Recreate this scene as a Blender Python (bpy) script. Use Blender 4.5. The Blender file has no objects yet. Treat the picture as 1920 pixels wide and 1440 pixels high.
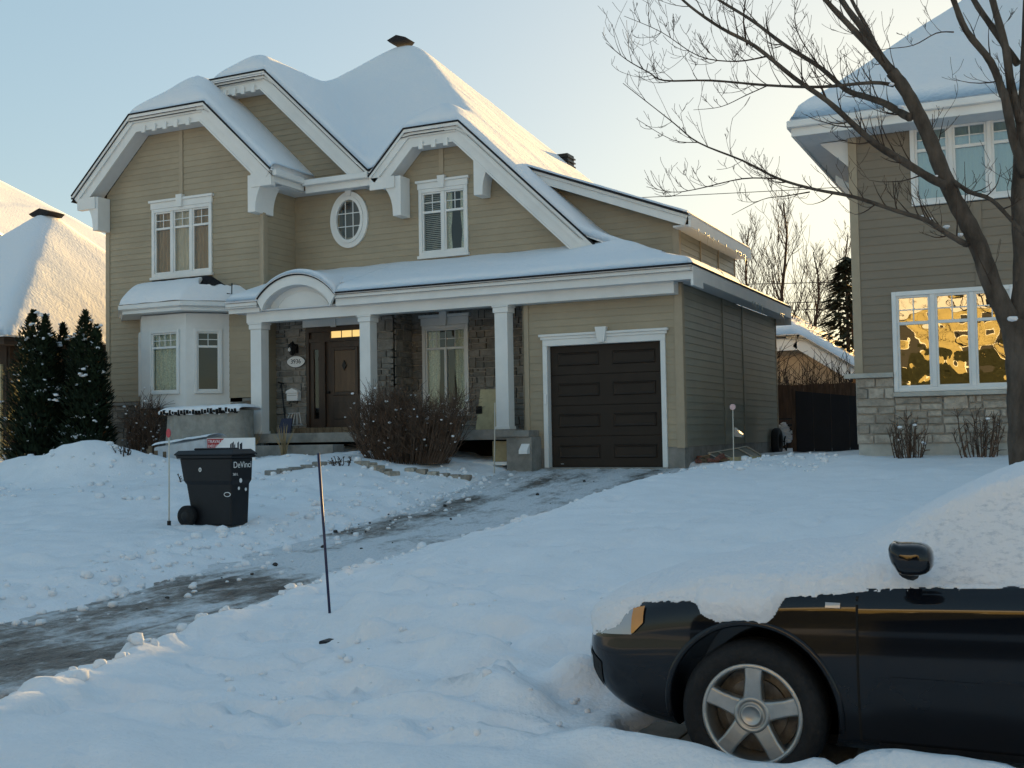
import bpy, bmesh, math, random
import numpy as np
from mathutils import Vector, noise
R = math.radians
random.seed(7)
scene = bpy.context.scene
C = scene.collection

# ------------------------------------------------------------------ camera
CAM = np.array([0.0, 0.0, 1.56]); FPX = 2131.0
YAW, PITCH, ROLL = R(25.4), R(2.52), R(0.98)
_f0 = np.array([-math.sin(YAW), math.cos(YAW), 0]); _r0 = np.array([math.cos(YAW), math.sin(YAW), 0]); _u0 = np.array([0, 0, 1.0])
_f = _f0 * math.cos(PITCH) + _u0 * math.sin(PITCH); _u = -_f0 * math.sin(PITCH) + _u0 * math.cos(PITCH)
CR = _r0 * math.cos(ROLL) - _u * math.sin(ROLL); CU = _r0 * math.sin(ROLL) + _u * math.cos(ROLL)
cam_d = bpy.data.cameras.new('camera'); cam = bpy.data.objects.new('camera', cam_d); C.objects.link(cam)
from mathutils import Matrix
m = Matrix.Identity(4)
for i in range(3):
    m[i][0], m[i][1], m[i][2], m[i][3] = CR[i], CU[i], -_f[i], CAM[i]
cam.matrix_world = m
cam_d.sensor_width = 36; cam_d.lens = 36 * FPX / 1920; cam_d.clip_start = 0.05; cam_d.clip_end = 6000
scene.camera = cam

def ray(px, py): return _f + CR * (px - 960) / FPX + CU * (720 - py) / FPX
def onY(px, py, Y): d = ray(px, py); return CAM + d * (Y / d[1])      # where a sight line meets an upright plane of the place

# ------------------------------------------------------------------ world, sun, exposure
SUN_AZ, SUN_EL = R(-1.0), R(9.6)             # azimuth measured from +Y towards +X
w = bpy.data.worlds.new('World'); scene.world = w; w.use_nodes = True
nt = w.node_tree; N = nt.nodes; L = nt.links
bg = N['Background']; bg.inputs['Strength'].default_value = 0.108
sky = N.new('ShaderNodeTexSky'); sky.sky_type = 'NISHITA'; sky.sun_disc = False
sky.sun_elevation = SUN_EL; sky.sun_rotation = SUN_AZ; sky.air_density = 1.0; sky.dust_density = 0.9; sky.ozone_density = 2.2
gam = N.new('ShaderNodeGamma'); gam.inputs[1].default_value = 0.31; L.new(sky.outputs[0], gam.inputs[0])
hsv = N.new('ShaderNodeHueSaturation'); hsv.inputs['Saturation'].default_value = 1.75; L.new(gam.outputs[0], hsv.inputs['Color'])
tin = N.new('ShaderNodeMix'); tin.data_type = 'RGBA'; tin.blend_type = 'MULTIPLY'; tin.inputs['Factor'].default_value = 1; tin.inputs['B'].default_value = (0.985, 1.03, 0.99, 1)
L.new(hsv.outputs[0], tin.inputs['A']); L.new(tin.outputs['Result'], bg.inputs[0])
sun_d = bpy.data.lights.new('sun', 'SUN'); sun_d.energy = 5.0; sun_d.angle = R(0.5); sun_d.color = (1.0, 0.62, 0.21)
sun = bpy.data.objects.new('sun', sun_d); C.objects.link(sun)
sdir = Vector((math.sin(SUN_AZ) * math.cos(SUN_EL), math.cos(SUN_AZ) * math.cos(SUN_EL), math.sin(SUN_EL)))
sun.rotation_euler = sdir.to_track_quat('Z', 'Y').to_euler(); sun.location = (5, 40, 20)
vs = scene.view_settings; vs.view_transform = 'Standard'; vs.look = 'None'; vs.gamma = 1; vs.exposure = 2.12
scene.cycles.use_denoising = True
scene.cycles.max_bounces = 8; scene.cycles.diffuse_bounces = 3; scene.cycles.glossy_bounces = 4; scene.cycles.transparent_max_bounces = 12

# ------------------------------------------------------------------ materials
MATS = {}
def mat(name, col, rough=0.6, spec=0.4, var=0.0, vscale=6.0, bump=0.0, bscale=40.0, metal=0.0, coat=0.0, obj_var=0.0, emit=None, col2=None, stretch=None, bdist=0.02):
    if name in MATS: return MATS[name]
    m = bpy.data.materials.new(name); m.use_nodes = True; MATS[name] = m
    n = m.node_tree.nodes; l = m.node_tree.links; b = n['Principled BSDF']
    b.inputs['Base Color'].default_value = (*col, 1); b.inputs['Roughness'].default_value = rough
    b.inputs['Specular IOR Level'].default_value = spec; b.inputs['Metallic'].default_value = metal
    b.inputs['Coat Weight'].default_value = coat; b.inputs['Coat Roughness'].default_value = 0.04
    tc = n.new('ShaderNodeTexCoord'); src = tc.outputs['Object']
    geo = n.new('ShaderNodeNewGeometry'); src = geo.outputs['Position']
    if stretch:
        mp = n.new('ShaderNodeMapping'); mp.inputs['Scale'].default_value = stretch; l.new(src, mp.inputs[0]); src = mp.outputs[0]
    if var > 0 or col2 or obj_var > 0:
        tx = n.new('ShaderNodeTexNoise'); tx.inputs['Scale'].default_value = vscale; tx.inputs['Detail'].default_value = 6; tx.inputs['Roughness'].default_value = 0.65
        l.new(src, tx.inputs['Vector'])
        ramp = n.new('ShaderNodeValToRGB'); e = ramp.color_ramp.elements
        c2 = col2 or tuple(c * (1 - var) for c in col); c1 = col if col2 else tuple(min(1, c * (1 + var)) for c in col)
        e[0].position, e[0].color = 0.35, (*c2, 1); e[1].position, e[1].color = 0.65, (*c1, 1)
        l.new(tx.outputs[0], ramp.inputs[0]); out = ramp.outputs[0]
        if obj_var > 0:
            oi = n.new('ShaderNodeObjectInfo'); mr = n.new('ShaderNodeMapRange'); mr.inputs[3].default_value = 1 - obj_var; mr.inputs[4].default_value = 1 + obj_var
            l.new(oi.outputs['Random'], mr.inputs[0]); mx = n.new('ShaderNodeVectorMath'); mx.operation = 'SCALE'
            l.new(out, mx.inputs[0]); l.new(mr.outputs[0], mx.inputs['Scale']); out = mx.outputs[0]
        l.new(out, b.inputs['Base Color'])
    if bump > 0:
        tb = n.new('ShaderNodeTexNoise'); tb.inputs['Scale'].default_value = bscale; tb.inputs['Detail'].default_value = 5; l.new(src, tb.inputs['Vector'])
        bp = n.new('ShaderNodeBump'); bp.inputs['Strength'].default_value = bump; bp.inputs['Distance'].default_value = bdist
        l.new(tb.outputs[0], bp.inputs['Height']); l.new(bp.outputs[0], b.inputs['Normal'])
    if emit:
        b.inputs['Emission Color'].default_value = (*emit[0], 1); b.inputs['Emission Strength'].default_value = emit[1]
    return m

M_SNOW = mat('snow', (0.80, 0.815, 0.845), 0.75, 0.15, var=0.03, vscale=2.5, bump=0.5, bscale=30, bdist=0.025)
M_ROOFSNOW = mat('roof_snow', (0.79, 0.80, 0.82), 0.8, 0.1, bump=0.5, bscale=13, bdist=0.03)
M_SIDING = mat('siding_paint', (0.340, 0.287, 0.203), 0.55, 0.4, var=0.09, vscale=0.9, bump=0.12, bscale=60, obj_var=0.04)
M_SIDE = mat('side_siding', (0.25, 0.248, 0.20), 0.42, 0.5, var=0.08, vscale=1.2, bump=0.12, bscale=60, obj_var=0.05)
M_SIDING_R = mat('siding_paint_neighbour', (0.22, 0.185, 0.14), 0.6, 0.35, var=0.06, vscale=1.2, bump=0.12, bscale=60, obj_var=0.04)
M_TRIMB = mat('beige_trim', (0.36, 0.30, 0.215), 0.5, 0.4, var=0.05)
M_WHITE = mat('white_trim', (0.72, 0.73, 0.72), 0.45, 0.4, var=0.05, vscale=1.5)
M_SOFFIT = mat('soffit', (0.62, 0.64, 0.66), 0.5, 0.3, var=0.03)
M_BLACK = mat('black_shingle', (0.022, 0.022, 0.025), 0.85, 0.2, var=0.4, vscale=25, bump=0.4, bscale=80)
M_STONE = mat('stone', (0.215, 0.20, 0.18), 0.85, 0.2, var=0.22, vscale=9, bump=0.6, bscale=25, obj_var=0.28)
M_MORTAR = mat('mortar', (0.36, 0.34, 0.315), 0.95, 0.1, var=0.12, vscale=12, bump=0.5, bscale=90)
M_STONE_R = mat('stone_neighbour', (0.34, 0.30, 0.25), 0.85, 0.2, var=0.25, vscale=10, bump=0.6, bscale=25, obj_var=0.3)
M_MORTAR_R = mat('mortar_neighbour', (0.42, 0.39, 0.35), 0.95, 0.1, var=0.12, vscale=12, bump=0.5, bscale=90)
M_CONC = mat('concrete', (0.25, 0.24, 0.22), 0.9, 0.2, var=0.22, vscale=3, bump=0.3, bscale=70)
M_CONCL = mat('pale_concrete', (0.42, 0.41, 0.37), 0.9, 0.2, var=0.15, vscale=3, bump=0.3, bscale=70)
M_GDOOR = mat('garage_door', (0.026, 0.018, 0.013), 0.55, 0.25, var=0.12, vscale=3, bump=0.05, bscale=120)
M_DOOR = mat('entry_door', (0.050, 0.030, 0.020), 0.4, 0.4, var=0.25, vscale=8, stretch=(1, 1, 0.15))
M_DOORP = mat('door_panel', (0.11, 0.065, 0.035), 0.4, 0.4, var=0.2, vscale=8, stretch=(1, 1, 0.15))
M_DARK = mat('dark_interior', (0.018, 0.017, 0.016), 0.9, 0.1)
M_ROOM = mat('room_interior', (0.10, 0.085, 0.07), 0.9, 0.1)
M_CURT = mat('brown_curtain', (0.42, 0.28, 0.155), 0.9, 0.1, var=0.3, vscale=9, stretch=(6, 6, 0.3))
M_SHEER = mat('sheer_curtain', (0.66, 0.58, 0.45), 0.9, 0.1, var=0.2, vscale=10, stretch=(5, 5, 0.4))
M_LACE = mat('lace_curtain', (0.66, 0.70, 0.60), 0.9, 0.1, var=0.35, vscale=45)
M_BLIND = mat('blind', (0.62, 0.62, 0.56), 0.6, 0.3)
M_LIT = mat('lit_transom', (0.9, 0.7, 0.35), 0.6, 0.1, emit=((1.0, 0.66, 0.22), 0.20))
M_BRONZE = mat('dark_metal', (0.02, 0.02, 0.02), 0.4, 0.5, metal=0.6)
M_GALV = mat('galvanised', (0.35, 0.36, 0.37), 0.45, 0.5, metal=0.7, var=0.1)
M_WOOD = mat('weathered_wood', (0.16, 0.12, 0.08), 0.85, 0.2, var=0.35, vscale=14, stretch=(1, 1, 0.2))
M_WOODB = mat('fence_wood', (0.085, 0.055, 0.038), 0.85, 0.2, var=0.3, vscale=8, stretch=(2, 2, 0.3), obj_var=0.15)
M_PLY = mat('plywood', (0.42, 0.36, 0.22), 0.8, 0.2, var=0.12, vscale=6)
M_FABRIC = mat('grey_geotextile', (0.30, 0.295, 0.27), 0.95, 0.05, var=0.15, vscale=5, bump=0.5, bscale=14, bdist=0.04)
M_BIN = mat('bin_plastic', (0.007, 0.008, 0.011), 0.5, 0.35, var=0.2, vscale=10)
M_RUBBER = mat('rubber', (0.013, 0.013, 0.014), 0.75, 0.3, var=0.3, vscale=30, bump=0.3, bscale=60)
M_ALLOY = mat('alloy', (0.42, 0.41, 0.39), 0.38, 0.5, metal=0.85, var=0.12, vscale=12)
M_ALLOYD = mat('dirty_alloy', (0.13, 0.125, 0.12), 0.55, 0.4, metal=0.6, var=0.4, vscale=16)
M_PRINT = mat('white_print', (0.8, 0.8, 0.8), 0.5, 0.3)
M_RED = mat('red_print', (0.35, 0.02, 0.025), 0.5, 0.3)
M_REDL = mat('red_reflector', (0.45, 0.03, 0.06), 0.25, 0.6)
M_PINK = mat('pink_reflector', (0.62, 0.42, 0.42), 0.4, 0.5)
M_NAVY = mat('navy_plastic', (0.014, 0.012, 0.05), 0.4, 0.5)
M_FIBRE = mat('fibreglass', (0.55, 0.52, 0.45), 0.5, 0.4)
M_BARK = mat('bark', (0.082, 0.068, 0.056), 0.9, 0.15, var=0.4, vscale=7, bump=0.9, bscale=24, stretch=(1, 1, 0.4), bdist=0.03)
M_TWIG = mat('twig', (0.050, 0.034, 0.026), 0.85, 0.15, var=0.3)
M_TWIGB = mat('shrub_twig', (0.105, 0.072, 0.053), 0.85, 0.15, var=0.35, vscale=5)
M_STRAW = mat('dry_grass', (0.36, 0.27, 0.15), 0.85, 0.15, var=0.25)
M_CEDAR = mat('cedar_foliage', (0.016, 0.028, 0.014), 0.8, 0.2, var=0.5, vscale=5)
M_SPRUCE = mat('spruce_foliage', (0.030, 0.034, 0.020), 0.85, 0.15, var=0.4, vscale=3)
M_DWALL = mat('brown_wall', (0.060, 0.044, 0.034), 0.8, 0.2, var=0.15, vscale=2, obj_var=0.08)
M_TAN = mat('tan_stucco', (0.46, 0.34, 0.22), 0.9, 0.15, var=0.08)
M_YBRICK = mat('yellow_brick', (0.42, 0.36, 0.18), 0.85, 0.2, var=0.15, vscale=3)
M_TARP = mat('dark_panel', (0.010, 0.012, 0.018), 0.6, 0.3, var=0.2, vscale=1.5)
M_WIRE = mat('wire', (0.02, 0.02, 0.02), 0.7, 0.2)
M_SLUSH = mat('wet_asphalt_grit', (0.035, 0.030, 0.026), 0.6, 0.4, var=0.4, vscale=20)
M_BRICKRED = mat('broken_brick', (0.20, 0.095, 0.075), 0.9, 0.15, var=0.3, vscale=15)
M_SCREEN = mat('window_screen', (0.10, 0.11, 0.085), 0.4, 0.4, var=0.2)
M_NUM = mat('number_black', (0.01, 0.012, 0.02), 0.5, 0.3)

def glass_mat(name, refl, tint, wob=0.0, wscale=1.0):
    m = bpy.data.materials.new(name); m.use_nodes = True
    n = m.node_tree.nodes; l = m.node_tree.links; n.remove(n['Principled BSDF'])
    tr = n.new('ShaderNodeBsdfTransparent'); tr.inputs[0].default_value = (*tint, 1)
    gl = n.new('ShaderNodeBsdfGlossy'); gl.inputs['Roughness'].default_value = 0.01; gl.inputs[0].default_value = (0.95, 0.97, 0.97, 1)
    mx = n.new('ShaderNodeMixShader'); fr = n.new('ShaderNodeFresnel'); fr.inputs[0].default_value = 1.5
    ma = n.new('ShaderNodeMath'); ma.operation = 'MULTIPLY_ADD'; ma.inputs[1].default_value = 1.0; ma.inputs[2].default_value = refl
    ma.use_clamp = True
    l.new(fr.outputs[0], ma.inputs[0]); l.new(ma.outputs[0], mx.inputs[0]); l.new(tr.outputs[0], mx.inputs[1]); l.new(gl.outputs[0], mx.inputs[2])
    l.new(mx.outputs[0], n['Material Output'].inputs[0])
    if wob > 0:
        geo = n.new('ShaderNodeNewGeometry'); tx = n.new('ShaderNodeTexNoise'); tx.inputs['Scale'].default_value = wscale; tx.inputs['Detail'].default_value = 1.0
        l.new(geo.outputs['Position'], tx.inputs['Vector']); bp = n.new('ShaderNodeBump'); bp.inputs['Strength'].default_value = 1; bp.inputs['Distance'].default_value = wob
        l.new(tx.outputs[0], bp.inputs['Height']); l.new(bp.outputs[0], gl.inputs['Normal']); l.new(bp.outputs[0], fr.inputs['Normal'])
    return m
M_GLASS = glass_mat('window_glass', 0.02, (0.92, 0.94, 0.93), 0.006, 1.6)
M_GLASS_R = glass_mat('coated_window_glass', 0.22, (0.62, 0.60, 0.45), 0.012, 2.2)
M_GLASS_U = glass_mat('blue_window_glass', 0.22, (0.55, 0.72, 0.74), 0.006, 1.6)

# ------------------------------------------------------------------ mesh helpers
class MB:
    def __init__(s): s.v = []; s.f = []
    def add(s, vs, fs):
        k = len(s.v); s.v += [tuple(map(float, p)) for p in vs]; s.f += [tuple(i + k for i in f) for f in fs]; return s
    def box(s, x0, x1, y0, y1, z0, z1):
        return s.add([(x0, y0, z0), (x1, y0, z0), (x1, y1, z0), (x0, y1, z0), (x0, y0, z1), (x1, y0, z1), (x1, y1, z1), (x0, y1, z1)],
                     [(0, 3, 2, 1), (4, 5, 6, 7), (0, 1, 5, 4), (1, 2, 6, 5), (2, 3, 7, 6), (3, 0, 4, 7)])
    def prism(s, poly, a, b, axis='Y'):
        n = len(poly)
        def P(p, t): return (p[0], t, p[1]) if axis == 'Y' else ((t, p[0], p[1]) if axis == 'X' else (p[0], p[1], t))
        s.add([P(p, a) for p in poly] + [P(p, b) for p in poly],
              [tuple(range(n)), tuple(range(2 * n - 1, n - 1, -1))] + [(i, i + n, (i + 1) % n + n, (i + 1) % n) for i in range(n)])
        return s
    def tube(s, pts, rad, n=6, cap=True):
        pts = [Vector(p) for p in pts]; k = len(s.v); up = Vector((0.13, 0.2, 1)).normalized(); prev = None
        for i, p in enumerate(pts):
            t = (pts[min(i + 1, len(pts) - 1)] - pts[max(i - 1, 0)])
            t = t.normalized() if t.length > 1e-9 else Vector((0, 0, 1))
            if prev is None:
                a = t.cross(up); a = a if a.length > 0.05 else t.cross(Vector((1, 0, 0)))
            else: a = prev - t * prev.dot(t)
            a.normalize(); prev = a; b = t.cross(a); r = rad[i] if hasattr(rad, '__len__') else rad
            for j in range(n):
                th = 2 * math.pi * j / n; q = p + (a * math.cos(th) + b * math.sin(th)) * r; s.v.append(tuple(q))
        for i in range(len(pts) - 1):
            for j in range(n):
                s.f.append((k + i * n + j, k + i * n + (j + 1) % n, k + (i + 1) * n + (j + 1) % n, k + (i + 1) * n + j))
        if cap:
            s.f.append(tuple(k + j for j in range(n))[::-1]); e = k + (len(pts) - 1) * n; s.f.append(tuple(e + j for j in range(n)))
        return s
    def lathe(s, prof, c, axis='Z', n=24):
        k = len(s.v); c = Vector(c)
        for (r, h) in prof:
            for j in range(n):
                th = 2 * math.pi * j / n; a, b = r * math.cos(th), r * math.sin(th)
                q = {'Z': Vector((a, b, h)), 'Y': Vector((a, h, b)), 'X': Vector((h, a, b))}[axis]; s.v.append(tuple(c + q))
        for i in range(len(prof) - 1):
            for j in range(n):
                s.f.append((k + i * n + j, k + i * n + (j + 1) % n, k + (i + 1) * n + (j + 1) % n, k + (i + 1) * n + j))
        return s
    def grid(s, fn, us, vs, skip=None):
        k = len(s.v); nu, nv = len(us), len(vs)
        for u in us:
            for v in vs: s.v.append(tuple(map(float, fn(u, v))))
        for i in range(nu - 1):
            for j in range(nv - 1):
                if skip and skip(i, j): continue
                s.f.append((k + i * nv + j, k + (i + 1) * nv + j, k + (i + 1) * nv + j + 1, k + i * nv + j + 1))
        return s
    def mesh(s, name, material, smooth=False):
        me = bpy.data.meshes.new(name); me.from_pydata(s.v, [], s.f); me.validate(); me.update()
        if isinstance(material, (list, tuple)):
            for q in material: me.materials.append(q)
        elif material: me.materials.append(material)
        if smooth: me.polygons.foreach_set('use_smooth', [True] * len(me.polygons))
        return me

def wloc(o):
    p = Vector((0, 0, 0))
    while o is not None: p = p + o.location; o = o.parent
    return p
def obj(name, mb, material, parent=None, smooth=False, bevel=0, sub=0, fixn=True):
    me = mb.mesh(name, material, smooth) if isinstance(mb, MB) else mb
    if isinstance(mb, MB) and fixn:
        bm = bmesh.new(); bm.from_mesh(me); bmesh.ops.recalc_face_normals(bm, faces=bm.faces); bm.to_mesh(me); bm.free()
    o = bpy.data.objects.new(name, me); C.objects.link(o)
    if parent: o.parent = parent; o.location = -wloc(parent)
    if bevel:
        b = o.modifiers.new('bevel', 'BEVEL'); b.width = bevel; b.segments = 2; b.limit_method = 'ANGLE'; b.angle_limit = R(40)
    if sub:
        b = o.modifiers.new('sub', 'SUBSURF'); b.levels = sub; b.render_levels = sub
    return o
def place(name, me, loc, parent, scale=(1, 1, 1), rot=(0, 0, 0)):
    o = bpy.data.objects.new(name, me); C.objects.link(o); o.parent = parent
    o.location = Vector(loc) - (wloc(parent) if parent else Vector()); o.scale = scale; o.rotation_euler = rot; return o
def tag(o, label, cat=None, group=None, kind=None):
    o['label'] = label
    if cat: o['category'] = cat
    if group: o['group'] = group
    if kind: o['kind'] = kind
    return o
def thing(name, loc, label, cat, group=None):
    o = bpy.data.objects.new(name, None); C.objects.link(o); o.location = loc; o.empty_display_size = 0.2; return tag(o, label, cat, group)
def text_mesh(txt, size, material, extrude=0.003, sx=1.0):
    cu = bpy.data.curves.new('lettering', 'FONT'); cu.body = txt; cu.size = size; cu.extrude = extrude; cu.align_x = 'CENTER'; cu.align_y = 'CENTER'
    o = bpy.data.objects.new('tmp', cu); C.objects.link(o); bpy.context.view_layer.update()
    me = bpy.data.meshes.new_from_object(o.evaluated_get(bpy.context.evaluated_depsgraph_get())); bpy.data.objects.remove(o)
    me.materials.clear(); me.materials.append(material)
    for v in me.vertices: v.co.x *= sx
    return me
def interp(x, pts):
    xs = [p[0] for p in pts]; ys = [p[1] for p in pts]; return float(np.interp(x, xs, ys))
def sstep(a, b, x):
    t = min(1, max(0, (x - a) / (b - a))); return t * t * (3 - 2 * t)
def fbm(x, y, z=0.0, o=3): return noise.fractal(Vector((x, y, z)), 1.0, 2.0, o)

# ------------------------------------------------------------------ ground
DRIVE = [(-60, 0), (7, 0), (10, .06), (13, .16), (16, .34), (18.5, .56), (20.2, .77), (21.2, .85), (30, .9), (80, 1.0)]
LEFT = [(-60, 0), (6.5, .02), (9, .12), (13, .30), (16, .55), (18, .78), (19.5, .98), (21, 1.15), (22, 1.25), (30, 1.35), (80, 1.4)]
RIGHT = [(-60, 0), (6.9, .02), (7.6, .16), (9, .24), (12, .44), (15, .65), (18, .85), (20.4, .98), (30, 1.05), (80, 1.1)]
XLD = [(4, -8.2), (8, -8.5), (11, -9.1), (14, -9.6), (17, -9.9), (21, -10.1)]
XRD = [(4, -5.2), (6, -5.9), (9.5, -6.35), (16, -6.45), (19, -6.2), (21.2, -5.6), (24, -4.7), (30, -4.7)]
def drive_mask(x, y):
    a = interp(y, XLD) + 0.30 * fbm(x * 1.1, y * 0.7, 3) + .12 * fbm(x * 4, y * 3, 1); b = interp(y, XRD) + 0.14 * fbm(x * 1.3, y * 0.9, 8) + .07 * fbm(x * 5, y * 4, 6)
    m = sstep(a - .5, a + .5, x) * (1 - sstep(b - .10, b + .14, x))
    return m * (1 - sstep(21.3, 21.6, y))
MOUNDS = [(-18.1, 17.3, 1.35, .8, .62), (-20.1, 17.3, .8, .6, .28), (-15.5, 15.2, 1.6, 1.0, .12), (-13.9, 18.6, 1.3, .9, .22), (-17.5, 18.0, 2.0, .9, .25),
          (-4.2, 9.5, 2.2, 1.5, .12), (-2.0, 11.5, 3.0, 2.0, .18), (-5.3, 15.0, 1.0, 3.0, .12), (-3.4, 6.5, .8, .5, .12), (-4.1, 7.2, 1.2, .5, .14), (-2.9, 7.4, .8, .45, .12), (-2.75, 5.55, .28, .2, .13), (-2.45, 5.95, .22, .2, .12), (-3.15, 6.1, .3, .22, .10), (-2.9, 6.75, .35, .2, .12), (-3.6, 5.7, .35, .2, .09), (-3.5, 6.9, .4, .25, .10), (-2.55, 7.25, .3, .18, .13), (-3.05, 5.1, .3, .18, .08), (-4.3, 6.2, .5, .25, .06), (-1.75, 4.78, .45, .16, .10), (-1.25, 4.74, .55, .11, .085), (-.75, 4.70, .3, .12, .08), (-.3, 4.7, .45, .12, .12), (.2, 4.7, .4, .12, .12)]
_rf = random.Random(17); FOOT = []
for k in range(26): FOOT.append((_rf.uniform(-4.9, -2.2), _rf.uniform(4.9, 8.2), _rf.uniform(.10, .24), _rf.uniform(.08, .16), _rf.uniform(.03, .085)))
for k in range(30): FOOT.append((_rf.uniform(-5.2, -2.2), _rf.uniform(4.7, 8.8), _rf.uniform(.12, .18), _rf.uniform(.09, .12), -_rf.uniform(.04, .08)))
for k in range(16): FOOT.append((-9.7 - .18 * k + _rf.uniform(-.1, .1), 9.3 + .42 * k + _rf.uniform(-.1, .1), .13, .17, -.07))
for k in range(30): FOOT.append((_rf.uniform(-15, -9.5), _rf.uniform(9, 17.5), _rf.uniform(.12, .3), _rf.uniform(.12, .25), _rf.uniform(-.07, .09)))
def base_z(x, y):
    l = interp(y, LEFT); r = interp(y, RIGHT); d = interp(y, DRIVE); xm = 0.5 * (interp(y, XLD) + interp(y, XRD))
    if x < xm:
        a = interp(y, XLD); t = sstep(a - 2.6, a + .1, x); z = l * (1 - t) + d * t
    else:
        b = interp(y, XRD); t = sstep(b - .1, b + 1.3, x); z = d * (1 - t) + r * t
    return z
def snow_z(x, y, detail=True):
    z = base_z(x, y); m = drive_mask(x, y); s = 0.0
    for (mx, my, rx, ry, h) in MOUNDS:
        q = ((x - mx) / rx) ** 2 + ((y - my) / ry) ** 2
        if q < 6: s += h * math.exp(-q)
    if detail:
        s += .05 * fbm(x * .55, y * .55, 1.0) + .02 * fbm(x * 2.1, y * 2.1, 4.0)
        near = 1 - sstep(7.5, 12, y)
        if near > 0:
            s += near * (.050 * fbm(x * 1.3 + 3, y * 1.9, 7.0, 2) + .012 * fbm(x * 3.4, y * 4.2, 2.0, 2) + .003 * fbm(x * 11, y * 13, 2.5))
        if x < -9 and y > 11: s += sstep(11, 14, y) * (.05 * fbm(x * 1.5, y * 1.5, 12, 3) + .03 * abs(fbm(x * 3.3, y * 3.3, 15)))
        for (mx, my, rx, ry, h) in FOOT:
            if abs(x - mx) < 2.2 * rx and abs(y - my) < 2.2 * ry:
                q = ((x - mx) / rx) ** 2 + ((y - my) / ry) ** 2; s += h * math.exp(-q * q) + (.35 * abs(h) * math.exp(-((q - 1.6) / .5) ** 2) if h < 0 else 0)
        k = sstep(.25, .6, fbm(x * 2.6, y * 2.0, 11.0)) * (1 - sstep(12, 22, y)); s -= .05 * k                 # dents and old footprints
        b = interp(y, XRD); e = math.exp(-((x - b - .25) / .28) ** 2); s += e * (.07 + .05 * fbm(x * 3, y * 3, 5.5)) * (1 - sstep(18.5, 20.5, y))
        a = interp(y, XLD); e = math.exp(-((x - a + .5) / .5) ** 2); s += e * (.03 + .05 * fbm(x * 3, y * 3, 6.5))
        for ty in (4.62, 4.95):                                                                                # tyre tracks in the street
            if x < -2.2: s += (-.06 * math.exp(-((y - ty - .03 * math.sin(x * 2)) / .08) ** 2) + .035 * math.exp(-((y - ty - .16) / .05) ** 2)) * (.75 + .5 * fbm(x * 6, ty, 1))
    s += .10
    pit = sstep(-2.02, -1.75, x + .2 * fbm(x * 3, y * 3, 2)) * sstep(4.88, 5.04, y) * (1 - sstep(6.7, 6.9, y))
    if pit > 0: return -.02 * pit + (z + s) * (1 - pit) + .03 * pit * fbm(x * 4, y * 4, 3)
    return (z + s) * (1 - m) + (interp(y, DRIVE) - .06) * m
def axis(segs):
    out = []
    for a, b, st in segs:
        n = max(1, int(round((b - a) / st))); out += [a + (b - a) * i / n for i in range(n)]
    return out + [segs[-1][1]]
gx = axis([(-2500, -200, 460), (-200, -40, 20), (-40, -22, .45), (-22, -10, .10), (-10, 2.0, .045), (2.0, 8, .2), (8, 40, 2), (40, 2500, 500)])
gy = axis([(-2500, -100, 480), (-100, -4, 6), (-4, 3.6, .5), (3.6, 9, .045), (9, 14, .075), (14, 23, .11), (23, 40, .7), (40, 200, 16), (200, 4000, 760)])
g = MB().grid(lambda x, y: (x, y, snow_z(x, y) if (-45 < x < 25 and 3 < y < 34) else base_z(x, y) + .1), gx, gy)
ground = obj('snow_ground', g, M_SNOW, smooth=True, fixn=False); tag(ground, 'smooth bluish snow covering the front lawns and the street edge', kind='structure')

# driveway: packed snow with bare wet patches and tyre tracks
m = bpy.data.materials.new('packed_snow_driveway'); m.use_nodes = True; MATS['drive'] = m
n = m.node_tree.nodes; l = m.node_tree.links; b = n['Principled BSDF']
geo = n.new('ShaderNodeNewGeometry'); mp = n.new('ShaderNodeMapping'); mp.inputs['Scale'].default_value = (1.5, 0.95, 1); mp.inputs['Rotation'].default_value = (0, 0, R(-7)); l.new(geo.outputs['Position'], mp.inputs[0])
t1 = n.new('ShaderNodeTexNoise'); t1.inputs['Scale'].default_value = 1.1; t1.inputs['Detail'].default_value = 8; t1.inputs['Roughness'].default_value = 0.68; l.new(mp.outputs[0], t1.inputs['Vector'])
at = n.new('ShaderNodeAttribute'); at.attribute_name = 'bare'
t3 = n.new('ShaderNodeTexNoise'); t3.inputs['Scale'].default_value = 7; t3.inputs['Detail'].default_value = 7; t3.inputs['Roughness'].default_value = .75; l.new(mp.outputs[0], t3.inputs['Vector'])
m3 = n.new('ShaderNodeMath'); m3.operation = 'MULTIPLY_ADD'; m3.inputs[1].default_value = .60; m3.inputs[2].default_value = -.30; l.new(t3.outputs[0], m3.inputs[0])
m4 = n.new('ShaderNodeMath'); m4.operation = 'ADD'; l.new(t1.outputs[0], m4.inputs[0]); l.new(m3.outputs[0], m4.inputs[1])
mp5 = n.new('ShaderNodeMapping'); mp5.inputs['Scale'].default_value = (7, .30, 1); mp5.inputs['Rotation'].default_value = (0, 0, R(-6)); l.new(geo.outputs['Position'], mp5.inputs[0])
t5 = n.new('ShaderNodeTexNoise'); t5.inputs['Scale'].default_value = 1; t5.inputs['Detail'].default_value = 5; l.new(mp5.outputs[0], t5.inputs['Vector'])
m5 = n.new('ShaderNodeMath'); m5.operation = 'MULTIPLY_ADD'; m5.inputs[1].default_value = .26; m5.inputs[2].default_value = -.13; l.new(t5.outputs[0], m5.inputs[0])
m6 = n.new('ShaderNodeMath'); m6.operation = 'ADD'; l.new(m4.outputs[0], m6.inputs[0]); l.new(m5.outputs[0], m6.inputs[1])
ad = n.new('ShaderNodeMath'); ad.operation = 'ADD'; l.new(m6.outputs[0], ad.inputs[0]); l.new(at.outputs['Fac'], ad.inputs[1])
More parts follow.
